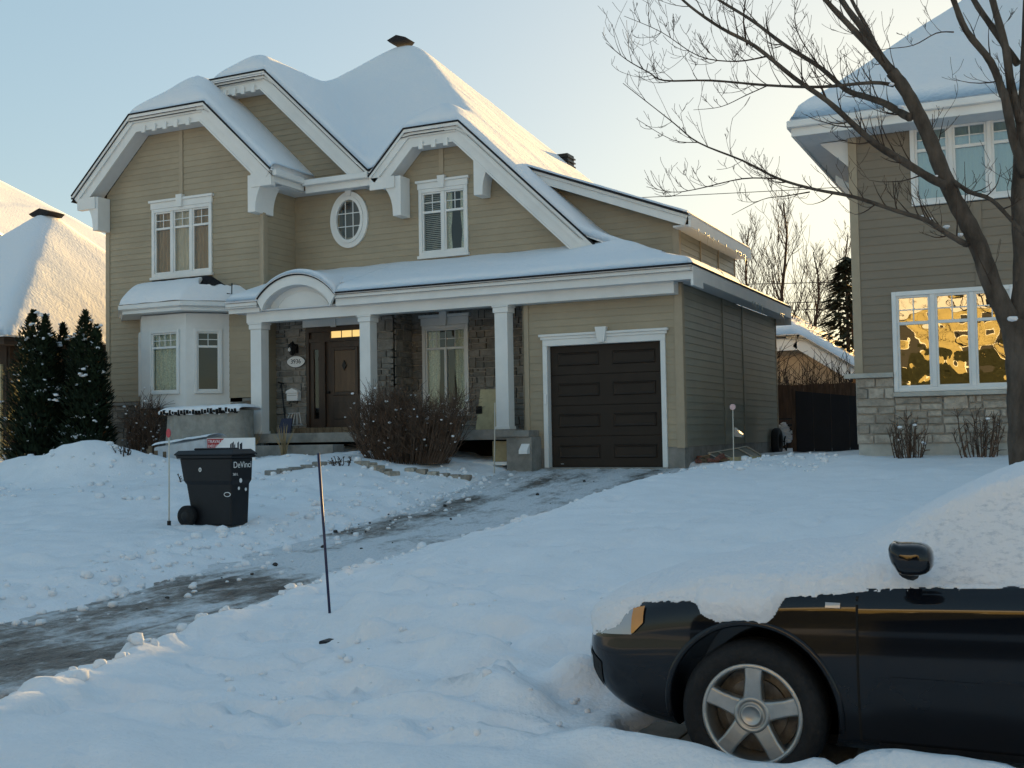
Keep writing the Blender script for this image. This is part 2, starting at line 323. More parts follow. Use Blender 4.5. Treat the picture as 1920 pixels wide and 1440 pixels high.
rp = n.new('ShaderNodeValToRGB'); e = rp.color_ramp.elements
e[0].position, e[0].color = 0.47, (0.66, 0.68, 0.71, 1); e[1].position, e[1].color = 0.86, (0.026, 0.020, 0.016, 1)
q = e.new(0.60); q.color = (0.42, 0.43, 0.44, 1); q = e.new(0.72); q.color = (0.15, 0.135, 0.12, 1)
l.new(ad.outputs[0], rp.inputs[0]); l.new(rp.outputs[0], b.inputs['Base Color'])
rr = n.new('ShaderNodeMapRange'); rr.inputs[1].default_value = .45; rr.inputs[2].default_value = .9; rr.inputs[3].default_value = .7; rr.inputs[4].default_value = .32; l.new(ad.outputs[0], rr.inputs[0]); l.new(rr.outputs[0], b.inputs['Roughness'])
t2 = n.new('ShaderNodeTexNoise'); t2.inputs['Scale'].default_value = 16; t2.inputs['Detail'].default_value = 6; l.new(mp.outputs[0], t2.inputs['Vector'])
mm = n.new('ShaderNodeMath'); mm.operation = 'ADD'; l.new(t1.outputs[0], mm.inputs[0]); l.new(t2.outputs[0], mm.inputs[1])
bp = n.new('ShaderNodeBump'); bp.inputs['Strength'].default_value = .8; bp.inputs['Distance'].default_value = .05; l.new(mm.outputs[0], bp.inputs['Height']); l.new(bp.outputs[0], b.inputs['Normal'])
def bare(x, y):
    v = .0; c = .5 * (interp(y, XLD) + interp(y, XRD))
    near = 1 - sstep(8.8, 10.6, y + .5 * (x + 7))
    v += .095 * near - .035 + .26 * math.exp(-((x + 6.8) / .8) ** 2 - ((y - 6.0) / .7) ** 2) + .14 * math.exp(-((x + 7.9) / .5) ** 2 - ((y - 7.6) / .9) ** 2)
    v += .22 * math.exp(-((x + 7.6) / .75) ** 2 - ((y - 9.4) / .8) ** 2)
    v += .22 * math.exp(-((x + 9.15) / .30) ** 2) * sstep(12.6, 13.6, y) * (1 - sstep(17.2, 18, y))
    v += .10 * math.exp(-((x + 7.0) / .35) ** 2) * sstep(11.5, 13, y) * (1 - sstep(19, 20.5, y))
    v += .09 * math.exp(-((x + 8.5) / .40) ** 2) * sstep(13, 14, y) * (1 - sstep(19, 20.5, y))
    v += .12 * math.exp(-((x - interp(y, XRD) + .12) / .10) ** 2)
    v += .03 * sstep(17.5, 19.5, y)
    v += .09 * (math.exp(-((x + 6.9) / .16) ** 2) + math.exp(-((x + 8.35 + .03 * (y - 8)) / .16) ** 2))
    v -= .10 * math.exp(-((y - 11.4) / .8) ** 2)
    return v
dx = axis([(-10.8, -4.8, .05)]); dy = axis([(3.0, 10, .06), (10, 21.25, .1)])
def dz(x, y): return interp(y, DRIVE) + .012 * fbm(x * 3, y * 1.0, 2) + .02 * fbm(x * 9, y * 2.5, 5) - .012 * math.exp(-((x + 7.0) / .2) ** 2) - .01 * math.exp(-((x + 8.5) / .2) ** 2) + (.010 * math.sin(y * 38) * math.exp(-((x - interp(y, XRD) + .12) / .09) ** 2) if y < 14 else 0)
g = MB().grid(lambda x, y: (x, y, dz(x, y)), dx, dy)
drv = obj('driveway', g, MATS['drive'], smooth=True, fixn=False); tag(drv, 'sloping driveway of packed snow with dark bare tyre tracks', kind='structure')
att = drv.data.attributes.new('bare', 'FLOAT', 'POINT'); att.data.foreach_set('value', [bare(v.co.x, v.co.y) for v in drv.data.vertices])

def gz(x, y): return snow_z(x, y)
def dgz(x, y): return max(dz(x, y), snow_z(x, y)) if 3 < y < 21.2 and -10.8 < x < -4.8 else snow_z(x, y)

# ------------------------------------------------------------------ building helpers
def siding(house, plane, c, xlim, z0, z1, openings, material, pitch=.145, breaks=(), back=.12, wname='wall'):
    def P(u, off, z): return (u, c - off, z) if plane == 'Y' else (c + off, u, z)
    wall = MB(); segs_all = []
    k = 0
    while z0 + k * pitch < z1 - 1e-6:
        za = z0 + k * pitch; zb = min(z1, za + pitch); k += 1
        la, ra = xlim(za); lb, rb = xlim(zb)
        if ra - la < .06: continue
        if rb < lb: lb = rb = .5 * (lb + rb)
        segs = [(la, ra, lb, rb)]; zm = .5 * (za + zb)
        for (o0, o1, p0, p1) in openings:
            if p0 < zm < p1:
                nx = []
                for (a, b_, cc, d) in segs:
                    if o1 <= max(a, cc) or o0 >= min(b_, d): nx.append((a, b_, cc, d)); continue
                    if o0 > min(a, cc): nx.append((a, o0, cc, o0))
                    if o1 < max(b_, d): nx.append((o1, b_, o1, d))
                segs = nx
        for br in breaks:
            nx = []
            for s in segs:
                if s[0] + .1 < br < s[1] - .1 and s[2] < br < s[3]: nx += [(s[0], br - .004, s[2], br - .004), (br + .004, s[1], br + .004, s[3])]
                else: nx.append(s)
            segs = nx
        for (a, b_, cc, d) in segs:
            if max(b_ - a, d - cc) < .03: continue
            wall.add([P(a, 0, za), P(b_, 0, za), P(d, 0, zb), P(cc, 0, zb), P(a, -back, za), P(b_, -back, za), P(d, -back, zb), P(cc, -back, zb)],
                     [(0, 1, 2, 3), (7, 6, 5, 4), (0, 4, 5, 1), (1, 5, 6, 2), (2, 6, 7, 3), (3, 7, 4, 0)])
            segs_all.append((a, b_, cc, d, za, zb))
    wo = obj(wname, wall, material, house)
    for (a, b_, cc, d, za, zb) in segs_all:
        t0 = .021 + random.uniform(-.0015, .0015); t1 = .008
        pm = MB().add([P(a, t0, za), P(b_, t0, za), P(d, t1, zb), P(cc, t1, zb), P(a, .001, za), P(b_, .001, za), P(d, .001, zb), P(cc, .001, zb)],
                      [(0, 1, 2, 3), (0, 4, 5, 1), (1, 5, 6, 2), (2, 6, 7, 3), (3, 7, 4, 0)])
        obj('plank', pm, material, wo)
    return wo

STONE_ME = {}
def stone_meshes(material):
    if material.name in STONE_ME: return STONE_ME[material.name]
    out = []; rs = random.Random(3)
    for k in range(7):
        bm = bmesh.new(); bmesh.ops.create_cube(bm, size=1.0)
        for v in bm.verts: v.co += Vector((rs.uniform(-.03, .03), rs.uniform(-.06, .06), rs.uniform(-.05, .05)))
        fr = [e for e in bm.edges if all(v.co.y < 0 for v in e.verts)]
        bmesh.ops.bevel(bm, geom=fr, offset=.07, segments=1, affect='EDGES')
        for v in bm.verts: v.co += Vector((0, rs.uniform(-.05, .05), 0))
        me = bpy.data.meshes.new('stone'); bm.to_mesh(me); bm.free(); me.materials.append(material); out.append(me)
    STONE_ME[material.name] = out; return out
def stonework(house, x0, x1, c, z0, z1, material, mortar, seed=1, rows=(.10, .14, .17, .2, .26), plane='Y', wname='stone_wall', opening=None, thick=.1, min_w=.15, max_w=.46):
    rs = random.Random(seed); b = MB()
    def slab(a0, a1, q0, q1):
        if plane == 'Y': b.box(a0, a1, c, c + thick, q0, q1)
        else: b.box(c - thick, c, a0, a1, q0, q1)
    if opening:
        o0, o1, p0, p1 = opening
        slab(x0, o0, z0, z1); slab(o1, x1, z0, z1)
        if p0 > z0: slab(o0, o1, z0, p0)
        if p1 < z1: slab(o0, o1, p1, z1)
    else: slab(x0, x1, z0, z1)
    wo = obj(wname, b, mortar, house); ms = stone_meshes(material)
    def put(xa, xb, za, zb):
        if xb - xa < .05 or zb - za < .04: return
        g_ = .014
        if opening:
            o0, o1, p0, p1 = opening
            if zb > p0 and za < p1:
                if xb > o0 and xa < o1:
                    if xa < o0 - .06: xb = o0
                    elif xb > o1 + .06: xa = o1
                    else: return
        d = rs.uniform(.05, .075); sx, sz = xb - xa - 2 * g_, zb - za - 2 * g_
        if sx < .03 or sz < .03: return
        if plane == 'Y': place('stone', rs.choice(ms), ((xa + xb) / 2, c - d / 2 + .018, (za + zb) / 2), wo, (sx, d, sz))
        else: place('stone', rs.choice(ms), (c + d / 2 - .018, (xa + xb) / 2, (za + zb) / 2), wo, (sx, d, sz), (0, 0, R(90)))
    z = z0
    while z < z1 - .03:
        h = rs.choice(rows); h = h if z + h < z1 - .06 else z1 - z
        x = x0 - rs.uniform(0, .1)
        while x < x1 - .02:
            ww = rs.uniform(min_w, max_w) * (1.0 if h > .13 else 1.25); xe = min(x1, x + ww)
            if x1 - xe < .1: xe = x1
            if h > .19 and rs.random() < .45:
                q = rs.uniform(.4, .6) * h; put(max(x, x0), xe, z, z + q)
                if rs.random() < .5:
                    mx_ = max(x, x0) + (xe - max(x, x0)) * rs.uniform(.35, .65); put(max(x, x0), mx_, z + q, z + h); put(mx_, xe, z + q, z + h)
                else: put(max(x, x0), xe, z + q, z + h)
            else: put(max(x, x0), xe, z, z + h)
            x = xe
        z += h
    return wo

def child(name, mb, material, parent, smooth=False, bevel=0, fixn=True):     # a sub-part built in its part's own axes
    me = mb.mesh(name, material, smooth)
    if fixn: bm = bmesh.new(); bm.from_mesh(me); bmesh.ops.recalc_face_normals(bm, faces=bm.faces); bm.to_mesh(me); bm.free()
    o = bpy.data.objects.new(name, me); C.objects.link(o); o.parent = parent
    if bevel: q = o.modifiers.new('bevel', 'BEVEL'); q.width = bevel; q.segments = 2; q.limit_method = 'ANGLE'
    return o
def curtain_mb(x0, x1, y, z0, z1, amp=.02, wl=.11, seed=0):
    ph = seed * 1.7
    return MB().grid(lambda x, z: (x, y + amp * math.sin(x * 2 * math.pi / wl + ph) + amp * .5 * math.sin(x * 17 + ph), z), axis([(x0, x1, wl / 6)]), [z0, .5 * (z0 + z1), z1])
def window(house, cx, c, w, z0, z1, lites=(1, 1, 1), tfrac=.3, grid=(2, 2), head=.0, curtains=('c', 's', 'c'), glass=None, rotz=0, cas=.085, sillw=.0, depth=.10, room=None, muls=.075, curt_y=.085):
    """casing outer size w by z0..z1, local x 0 = centre, local y 0 = wall face, front is -y"""
    glass = glass or M_GLASS; h2 = w / 2; fr = MB(); t = .055
    fr.box(-h2, -h2 + cas, -t, depth, z0, z1).box(h2 - cas, h2, -t, depth, z0, z1).box(-h2 + cas, h2 - cas, -t, depth, z1 - cas, z1).box(-h2 + cas, h2 - cas, -t, depth, z0, z0 + cas)
    ix0, ix1, iz0, iz1 = -h2 + cas, h2 - cas, z0 + cas, z1 - cas
    tot = sum(lites); free = ix1 - ix0 - muls * (len(lites) - 1); x = ix0; cells = []
    for i, q in enumerate(lites):
        wd = free * q / tot; cells.append((x, x + wd)); x += wd
        if i < len(lites) - 1: fr.box(x, x + muls, -t + .012, depth, iz0, iz1); x += muls
    me = fr.mesh('window', M_WHITE); o = bpy.data.objects.new('window', me); C.objects.link(o); o.parent = house
    o.location = Vector((cx, c, 0)) - wloc(house); o.rotation_euler = (0, 0, rotz)
    q = o.modifiers.new('bevel', 'BEVEL'); q.width = .006; q.segments = 1; q.limit_method = 'ANGLE'
    for i, (a, b_) in enumerate(cells):
        s = .038; sm = MB(); zt = iz1 - (iz1 - iz0) * tfrac if tfrac else None
        sm.box(a, a + s, -.02, .06, iz0, iz1).box(b_ - s, b_, -.02, .06, iz0, iz1).box(a + s, b_ - s, -.02, .06, iz0, iz0 + s).box(a + s, b_ - s, -.02, .06, iz1 - s, iz1)
        if zt: sm.box(a + s, b_ - s, -.024, .06, zt - s * .7, zt + s * .7)
        child('sash', sm, M_WHITE, o, bevel=.004)
        panes = [(iz0 + s, (zt - s * .7) if zt else iz1 - s)] + ([(zt + s * .7, iz1 - s)] if zt else [])
        for (p0, p1) in panes: child('pane', MB().add([(a + s, .014, p0), (b_ - s, .014, p0), (b_ - s, .014, p1), (a + s, .014, p1)], [(0, 1, 2, 3)]), glass, o, fixn=False)
        if grid:
            p0, p1 = panes[-1]; mm = MB(); gw = .009
            for k in range(1, grid[0]):
                xx = a + s + (b_ - a - 2 * s) * k / grid[0]; mm.box(xx - gw, xx + gw, .0, .010, p0, p1)
            for k in range(1, grid[1]):
                zz = p0 + (p1 - p0) * k / grid[1]; mm.box(a + s, b_ - s, -.002, .009, zz - gw, zz + gw)
            child('muntin', mm, M_WHITE, o)
        cu = curtains[i % len(curtains)] if curtains else None
        if cu == 'b':
            bl = MB(); z = iz0 + .03
            while z < iz1 - .02: bl.add([(a + .02, curt_y, z), (b_ - .02, curt_y, z), (b_ - .02, curt_y + .035, z + .028), (a + .02, curt_y + .035, z + .028)], [(0, 1, 2, 3)]); z += .045
            child('blind', bl, M_BLIND, o)
        elif cu == 'p':
            pm = MB()
            for sgn in (0, 1):
                x_0, x_1 = (a + .01, a + (b_ - a) * .3) if sgn == 0 else (b_ - (b_ - a) * .3, b_ - .01)
                for (fx, mv) in ((0, 0),): pm.grid(lambda xx, zz: (xx + (.12 * math.exp(-((zz - iz0 - .45) / .25) ** 2)) * (-1 if sgn == 0 else 1) * .3, curt_y + .02 * math.sin(xx * 55), zz), axis([(x_0, x_1, .015)]), axis([(iz0, iz1, .12)]))
            child('curtain', pm, M_LACE, o, smooth=True)
        elif cu:
            child('curtain', curtain_mb(a - .01, b_ + .01, curt_y, iz0 - .02, iz1 + .02, seed=i + cx), {'c': M_CURT, 's': M_SHEER, 'l': M_LACE, 'w': M_BLIND}[cu], o, smooth=True)
    rm = MB(); dp = .55; e = .05
    X0, X1, Z0, Z1 = ix0 - e, ix1 + e, iz0 - e, iz1 + e
    rm.add([(X0, depth, Z0), (X1, depth, Z0), (X1, depth, Z1), (X0, depth, Z1), (X0, dp, Z0), (X1, dp, Z0), (X1, dp, Z1), (X0, dp, Z1)], [(4, 7, 6, 5), (0, 4, 5, 1), (1, 5, 6, 2), (2, 6, 7, 3), (3, 7, 4, 0)])
    child('interior', rm, room or M_DARK, o)
    if head:
        hm = MB().box(-h2 - .02, h2 + .02, -t - .012, .0, z1 + .001, z1 + head * .72).box(-h2 - .06, h2 + .06, -t - .05, .0, z1 + head * .72 + .001, z1 + head)
        child('head_casing', hm, M_WHITE, o, bevel=.004)
        child('keystone', MB().prism([(-.07, z1 - .02), (.07, z1 - .02), (.10, z1 + head + .07), (-.10, z1 + head + .07)], -t - .085, -.002), M_WHITE, o, bevel=.006)
    if sillw: child('sill', MB().box(-h2 - .03, h2 + .03, -t - .04, .0, z0 - sillw, z0 - .001), M_WHITE, o, bevel=.005)
    return o

def offset_poly(pts, d):
    """shift an open polyline (x,z) downwards, perpendicular, mitred"""
    n = len(pts); out = []
    def nrm(a, b_):
        dx_, dz_ = b_[0] - a[0], b_[1] - a[1]; l_ = math.hypot(dx_, dz_); return (dz_ / l_, -dx_ / l_)
    for i in range(n):
        if i == 0: nn = nrm(pts[0], pts[1]); k = 1
        elif i == n - 1: nn = nrm(pts[-2], pts[-1]); k = 1
        else:
            a, b_ = nrm(pts[i - 1], pts[i]), nrm(pts[i], pts[i + 1]); sx, sz = a[0] + b_[0], a[1] + b_[1]; ll = math.hypot(sx, sz); nn = (sx / ll, sz / ll); k = 1 / max(.4, nn[0] * a[0] + nn[1] * a[1])
        out.append((pts[i][0] + nn[0] * d * k, pts[i][1] + nn[1] * d * k))
    return out
def strip(mb, pts, d0, d1, y0, y1):
    a, b_ = offset_poly(pts, d0), offset_poly(pts, d1)
    for i in range(len(pts) - 1): mb.prism([a[i], a[i + 1], b_[i + 1], b_[i]], y0, y1)
    return mb
def rake(house, pts, yf, yw, height=.44):
    obj('rake_board', strip(strip(MB(), pts, .02, height * .5, yf - .05, yf + .02), pts, height * .5 + .001, height, yf, yf + .03), M_WHITE, house)
    obj('crown_moulding', strip(strip(MB(), pts, .021, .075, yf - .085, yf - .051), pts, height - .035, height + .004, yf - .02, yf - .001), M_WHITE, house)
    obj('drip_edge', strip(MB(), pts, -.02, .019, yf - .10, yf + .05), M_BLACK, house)
    obj('soffit', strip(MB(), pts, height - .05, height - .002, yf + .031, yw - .031), M_SOFFIT, house)
def bracket(house, x_in, x_out, ztop, zbot, y0, y1, foot=.2):
    """corbel with a concave outer edge; x_in at the wall, x_out at the tip"""
    s = 1 if x_out > x_in else -1; L_ = abs(x_out - x_in); pts = [(x_in - s * .02, ztop), (x_out, ztop), (x_out, ztop - .10)]
    rx, rz = L_ - foot, (ztop - .10) - (zbot + .06)
    for k in range(1, 12):
        a = k / 12 * math.pi / 2; pts.append((x_out - s * rx * math.sin(a), (ztop - .10) - rz * (1 - math.cos(a))))
    pts += [(x_in + s * foot, zbot), (x_in - s * .02, zbot)]
    return obj('bracket', MB().prism(pts, y0, y1), M_WHITE, house, bevel=.008)

def roof_patch(house, nm, fz, xs, ys, T, label, free='lrfb', step=.1, Tedge=.035, rad=.28, nz=.02, deck=True, skirt=.05, sm=1):
    """snow blanket over a roof surface, rounded at its free edges; returns the snow object"""
    x0, x1 = xs; y0, y1 = ys; X = axis([(x0, x1, step)]); Y = axis([(y0, y1, step)])
    Z = np.array([[fz(x, y) for y in Y] for x in X]); S = Z + 0
    k = max(1, int(.26 / step)) if sm else 0
    for _ in range(2 * sm):                                              # soften ridges and valleys as drifted snow does
        P_ = np.pad(S, k, mode='reflect', reflect_type='odd'); A = np.zeros_like(S); cnt = 0
        for i in range(0, 2 * k + 1, max(1, k // 2)):
            for j in range(0, 2 * k + 1, max(1, k // 2)): A += P_[i:i + S.shape[0], j:j + S.shape[1]]; cnt += 1
        S = A / cnt
    V = np.zeros_like(Z)
    for i, x in enumerate(X):
        for j, y in enumerate(Y):
            d = 9.0
            if 'l' in free: d = min(d, x - x0)
            if 'r' in free: d = min(d, x1 - x)
            if 'f' in free: d = min(d, y - y0)
            if 'b' in free: d = min(d, y1 - y)
            q = min(1, max(0, d / rad)); e_ = math.sqrt(max(0, 1 - (1 - q) ** 2))
            n_ = nz * fbm(x * .9, y * .9, 3.3) + nz * .5 * fbm(x * 3, y * 3, 1.3)
            w_ = min(1, d / .6)
            V[i, j] = (S[i, j] * w_ + Z[i, j] * (1 - w_)) + Tedge + (T - Tedge) * e_ + n_ * e_
            V[i, j] = max(V[i, j], Z[i, j] + Tedge * .8)
    mb = MB(); ny = len(Y)
    for i, x in enumerate(X):
        for j, y in enumerate(Y): mb.v.append((x, y, float(V[i, j])))
    for i in range(len(X) - 1):
        for j in range(ny - 1): mb.f.append((i * ny + j, (i + 1) * ny + j, (i + 1) * ny + j + 1, i * ny + j + 1))
    def edge(idx):
        k0 = len(mb.v)
        for (i, j) in idx: mb.v.append((X[i], Y[j], float(Z[i, j]) - .005))
        for a in range(len(idx) - 1):
            p, q = idx[a][0] * ny + idx[a][1], idx[a + 1][0] * ny + idx[a + 1][1]; mb.f.append((p, q, k0 + a + 1, k0 + a))
    nx = len(X)
    edge([(i, 0) for i in range(nx)]); edge([(i, ny - 1) for i in range(nx)][::-1]); edge([(0, j) for j in range(ny)][::-1]); edge([(nx - 1, j) for j in range(ny)])
    so = obj(nm, mb, M_ROOFSNOW, smooth=True, fixn=False); tag(so, label, 'snow', kind='stuff')
    if deck:
        cx_ = X[::3] + ([X[-1]] if X[-1] != X[::3][-1] else []); cy_ = Y[::3] + ([Y[-1]] if Y[-1] != Y[::3][-1] else [])
        mb = MB().grid(lambda x, y: (x, y, fz(x, y) - .02), cx_, cy_).grid(lambda x, y: (x, y, fz(x, y) - .10), cx_, cy_); obj('roof', mb, M_BLACK, house, fixn=False)
    return so

# ------------------------------------------------------------------ main house
H = thing('house', (-14, 24, 0.9), 'beige two-storey house with white clipped gables, porch and garage', 'house')
YG, YW, YM, YD, XG = 21.2, 21.95, 23.2, 24.4, -6.42
XWL, XWR, XWC = -21.95, -16.95, -19.50
SW = .96
# roof surfaces
ZE = 7.88
def flare(x): return max(8.67 - .96 * (x + 12.01), 4.70 - .345 * (x + 6.05) + .03 * max(0, (-7.2 - x)) ** 2)
def wing_z(x, y): return min(ZE + SW * (x + 22.62), ZE + SW * (-16.38 - x), 9.74 + 1.08 * (y - 21.5))
def up_z(x, y):
    pyr = min(7.80 + .96 * (y - 22.75), flare(x), 12.72 + .75 * (x + 16.6), 12.72 - .96 * (y - 27.8))
    g2 = min(7.85 + .95 * (-14.47 - x), 7.85 + .95 * (x + 22.07), 10.72 + 1.0 * (y - 22.75)) if y < 27.5 else 0
    gr = min(7.75 + 1.03 * (x + 14.42), flare(x), 8.72 + .96 * (y - 22.75)) if y < 25.5 else 0
    return max(pyr, g2, gr)
def low_z(x, y): return min(4.70 + .33 * (y - 20.7), flare(x))
def low_d(x, y): return low_z(x, y) + .16 * math.exp(-((x + 8.35) / .7) ** 2 - ((y - 22.85) / .45) ** 2)
# wing front
def wing_lim(z):
    return (max(XWL, -22.68 + (z - 7.24) / SW), min(XWR, -16.32 - (z - 7.24) / SW))
WINW = (-20.42, -18.50, 5.65, 7.38)
siding(H, 'Y', YW, wing_lim, 2.55, 9.42, [(WINW[0] + .04, WINW[1] - .04, WINW[2] + .04, WINW[3] - .04), (-20.1, -18.0, 2.55, 4.75)], M_SIDING)
siding(H, 'X', XWR, lambda z: (YW + .121, YM), 4.6, 7.75, [], M_SIDING)
siding(H, 'X', XWR, lambda z: (YW + .121, 22.4), 1.4, 4.6, [], M_SIDING)
obj('wall', MB().box(XWL - .002, XWL + .12, YW + .13, 30, 1.0, 7.7), M_SIDING, H)
obj('corner_board', MB().box(XWL - .03, XWL + .10, YW - .035, YW - .0005, 2.55, 7.35).box(XWL - .03, XWL - .003, YW, YW + .12, 2.55, 7.35), M_TRIMB, H)
obj('corner_board', MB().box(XWR - .11, XWR + .028, YW - .036, YW - .0005, 2.55, 7.2).box(XWR + .001, XWR + .03, YW, YW + .11, 4.6, 7.3), M_TRIMB, H)
obj('trim_strip', MB().box(-19.53, -19.41, YW - .038, YW - .029, 7.62, 9.35), M_TRIMB, H)
pts = [(-22.66, 7.88), (-20.70, 9.74), (-18.33, 9.74), (-16.34, 7.86)]
rake(H, pts, 21.50, YW)
for xx in (-20.26, -19.92, -19.57, -19.22, -18.84): obj('dentil', MB().box(xx - .055, xx + .055, 21.44, 21.499, 9.24, 9.42), M_WHITE, H, bevel=.005)
bracket(H, XWL + .10, -22.46, 7.80, 6.94, 21.50, YW - .03, foot=.16)
obj('rake_end', MB().box(-22.50, -21.9, 21.46, 21.62, 7.50, 7.80), M_WHITE, H)
obj('rake_end', MB().box(-16.95, -16.36, 21.465, 21.62, 7.50, 7.84), M_WHITE, H)
bracket(H, XWR - .10, -16.36, 7.80, 6.92, 21.50, YW + .25, foot=.20)
window(H, (WINW[0] + WINW[1]) / 2, YW, WINW[1] - WINW[0], WINW[2], WINW[3], head=.22, sillw=.07, curtains=('c', 's', 'c'), tfrac=.27)
obj('stone_ledge', MB().box(XWL - .04, -20.35, YW - .10, YW - .002, 2.45, 2.53).box(-17.55, XWR + .02, YW - .10, YW - .002, 2.45, 2.53), M_CONC, H, bevel=.008)
stonework(H, XWL, XWR, YW, .9, 2.45, M_STONE, M_MORTAR, 4)
# downpipe on the wing corner
obj('downpipe', MB().box(-16.93, -16.84, YW - .16, YW - .05, 5.15, 6.95).box(-16.93, -16.84, YW - .16, YW - .05, 5.02, 5.149), M_TRIMB, H, bevel=.01)
# middle upper wall
OV = (-15.31, 6.84, .36, .50)
WINM = (-13.36, -12.06, 5.78, 7.36)
def mid_lim(z):
    r = 8.67 - .55
    rr_ = -12.01 - (z - r) / .96
    if z < 7.60: return (XWR, min(rr_, -9.2))
    lz = -14.42 + (z - 7.42) / 1.03 + .2
    return (lz, min(rr_, -9.2))
siding(H, 'Y', YM, mid_lim, 5.40, 8.42, [(WINM[0] + .04, WINM[1] - .04, WINM[2] + .04, WINM[3] - .04), (OV[0] - .30, OV[0] + .30, OV[1] - .42, OV[1] + .42)], M_SIDING)
siding(H, 'Y', YM, lambda z: (-19.2 if z > 9.2 else XWR - 1.5, -14.47 - (z - 7.85 + .5) / .95), 7.44, 10.35, [], M_SIDING, wname='gable_wall')
obj('trim_strip', MB().box(-12.80, -12.68, YM - .038, YM - .029, 7.68, 8.3), M_TRIMB, H)
window(H, (WINM[0] + WINM[1]) / 2, YM, WINM[1] - WINM[0], WINM[2], WINM[3], lites=(1, 1), head=.20, sillw=.07, curtains=('b', 'p'), tfrac=.33)
rake(H, [(-19.20, 10.74), (-17.47, 10.74), (-14.42, 7.83)], 22.75, YM)
for xx in (-18.72, -18.44, -18.16, -17.84): obj('dentil', MB().box(xx - .055, xx + .055, 22.69, 22.749, 10.24, 10.42), M_WHITE, H, bevel=.005)
rake(H, [(-14.44, 7.70), (-13.45, 8.72), (-12.01, 8.72), (-8.45, 5.302)], 22.74, YM)
for xx in (-13.02, -12.68, -12.36): obj('dentil', MB().box(xx - .055, xx + .055, 22.68, 22.739, 8.20, 8.38), M_WHITE, H, bevel=.005)
bracket(H, -13.62, -14.36, 7.66, 6.72, 22.74, YM - .03, foot=.2)
obj('rake_end', MB().box(-14.42, -13.75, 22.69, 22.735, 7.38, 7.66), M_WHITE, H)
bracket(H, -11.66, -11.02, 7.86, 6.98, 22.745, YM - .03, foot=.2)
obj('gutter', MB().box(-16.34, -16.22, 21.48, 22.62, 7.72, 7.86).box(-16.30, -14.44, 22.60, 22.74, 7.68, 7.82), M_WHITE, H, bevel=.02)
obj('fascia', MB().box(-16.42, -16.345, 21.54, 22.75, 7.58, 7.80).box(-16.30, -14.44, 22.745, 22.80, 7.52, 7.74), M_WHITE, H)
obj('soffit', MB().box(XWR, -16.43, 21.99, YM, 7.56, 7.60).box(-16.42, -14.4, 22.81, YM, 7.56, 7.595), M_SOFFIT, H)
# oval window
ow = MB(); k0 = 48
def ring(mb, a0, b0, a1, b1, y0, y1, cx, cz, n=48):
    vs_ = []; fs = []
    for i in range(n):
        t = 2 * math.pi * i / n; c_, s_ = math.cos(t), math.sin(t)
        vs_ += [(cx + a0 * c_, y0, cz + b0 * s_), (cx + a1 * c_, y0, cz + b1 * s_), (cx + a1 * c_, y1, cz + b1 * s_), (cx + a0 * c_, y1, cz + b0 * s_)]
    for i in range(n):
        p, q = 4 * i, 4 * ((i + 1) % n); fs += [(p + k, p + (k + 1) % 4, q + (k + 1) % 4, q + k) for k in range(4)]
    return mb.add(vs_, fs)
ring(ow, .54, .69, .40, .55, YM - .07, YM + .02, *OV[:2]); ring(ow, .42, .57, .345, .49, YM - .095, YM + .05, *OV[:2])
o = obj('oval_window', ow, M_WHITE, H)
mm = MB()
for k in (-.11, .11): mm.box(OV[0] + k - .01, OV[0] + k + .01, YM - .045, YM - .033, OV[1] - .46, OV[1] + .46)
for k in (-.16, .16): mm.box(OV[0] - .33, OV[0] + .33, YM - .047, YM - .032, OV[1] + k - .01, OV[1] + k + .01)
obj('muntin', mm, M_WHITE, o)
pl = [(OV[0] + .36 * math.cos(t * math.pi / 20), OV[1] + .51 * math.sin(t * math.pi / 20)) for t in range(40)]
obj('pane', MB().add([(p_[0], YM - .03, p_[1]) for p_ in pl], [tuple(range(40))]), M_GLASS, o, fixn=False)
obj('interior', MB().prism(pl, YM + .2, YM + .22), M_ROOM, o)
obj('keystone', MB().prism([(OV[0] - .07, OV[1] + .58), (OV[0] + .07, OV[1] + .58), (OV[0] + .10, OV[1] + .80), (OV[0] - .10, OV[1] + .80)], YM - .10, YM - .03), M_WHITE, o, bevel=.005)

# upper dormer over the garage
def dor_z(x): return 6.30 + .385 * (-7.05 - x)
XDC = -7.42
siding(H, 'Y', YD, lambda z: (max(-13, -12.01 - (z - 8.67 + .1) / .96) if z > 5.8 else -9.6, XDC - max(0, (z - 6.22) / .385)), 4.9, 7.9, [], M_SIDING, wname='dormer_wall')
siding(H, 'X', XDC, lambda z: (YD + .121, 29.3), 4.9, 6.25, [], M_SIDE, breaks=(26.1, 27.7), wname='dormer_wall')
obj('corner_board', MB().box(XDC - .12, XDC + .03, YD - .036, YD - .0005, 4.9, 6.25).box(XDC + .0005, XDC + .032, YD, YD + .12, 4.9, 6.2), M_TRIMB, H)
obj('corner_board', MB().box(XDC - .12, XDC + .032, 29.301, 29.36, 4.9, 6.2), M_TRIMB, H); obj('corner_board', MB().box(XG - .12, XG + .032, 29.401, 29.46, 1.24, 4.42), M_TRIMB, H)
obj('wall', MB().box(-12, XG - .121, 29.2, 29.299, 1, 4.4), M_SIDING, H); obj('dormer_wall', MB().box(-12, XDC - .121, 29.2, 29.298, 4.4, 6.1), M_SIDING, H)
for yy in (26.1, 27.7): obj('trim_strip', MB().box(XDC + .027, XDC + .04, yy - .035, yy + .035, 4.9, 6.2), M_TRIMB, H)
pts = [(-11.0, dor_z(-11.0)), (-7.05, dor_z(-7.05))]
obj('rake_board', strip(MB(), pts, .02, .26, YD - .42, YD - .37), M_WHITE, H); obj('drip_edge', strip(MB(), pts, -.03, .018, YD - .46, YD - .36), M_BLACK, H)
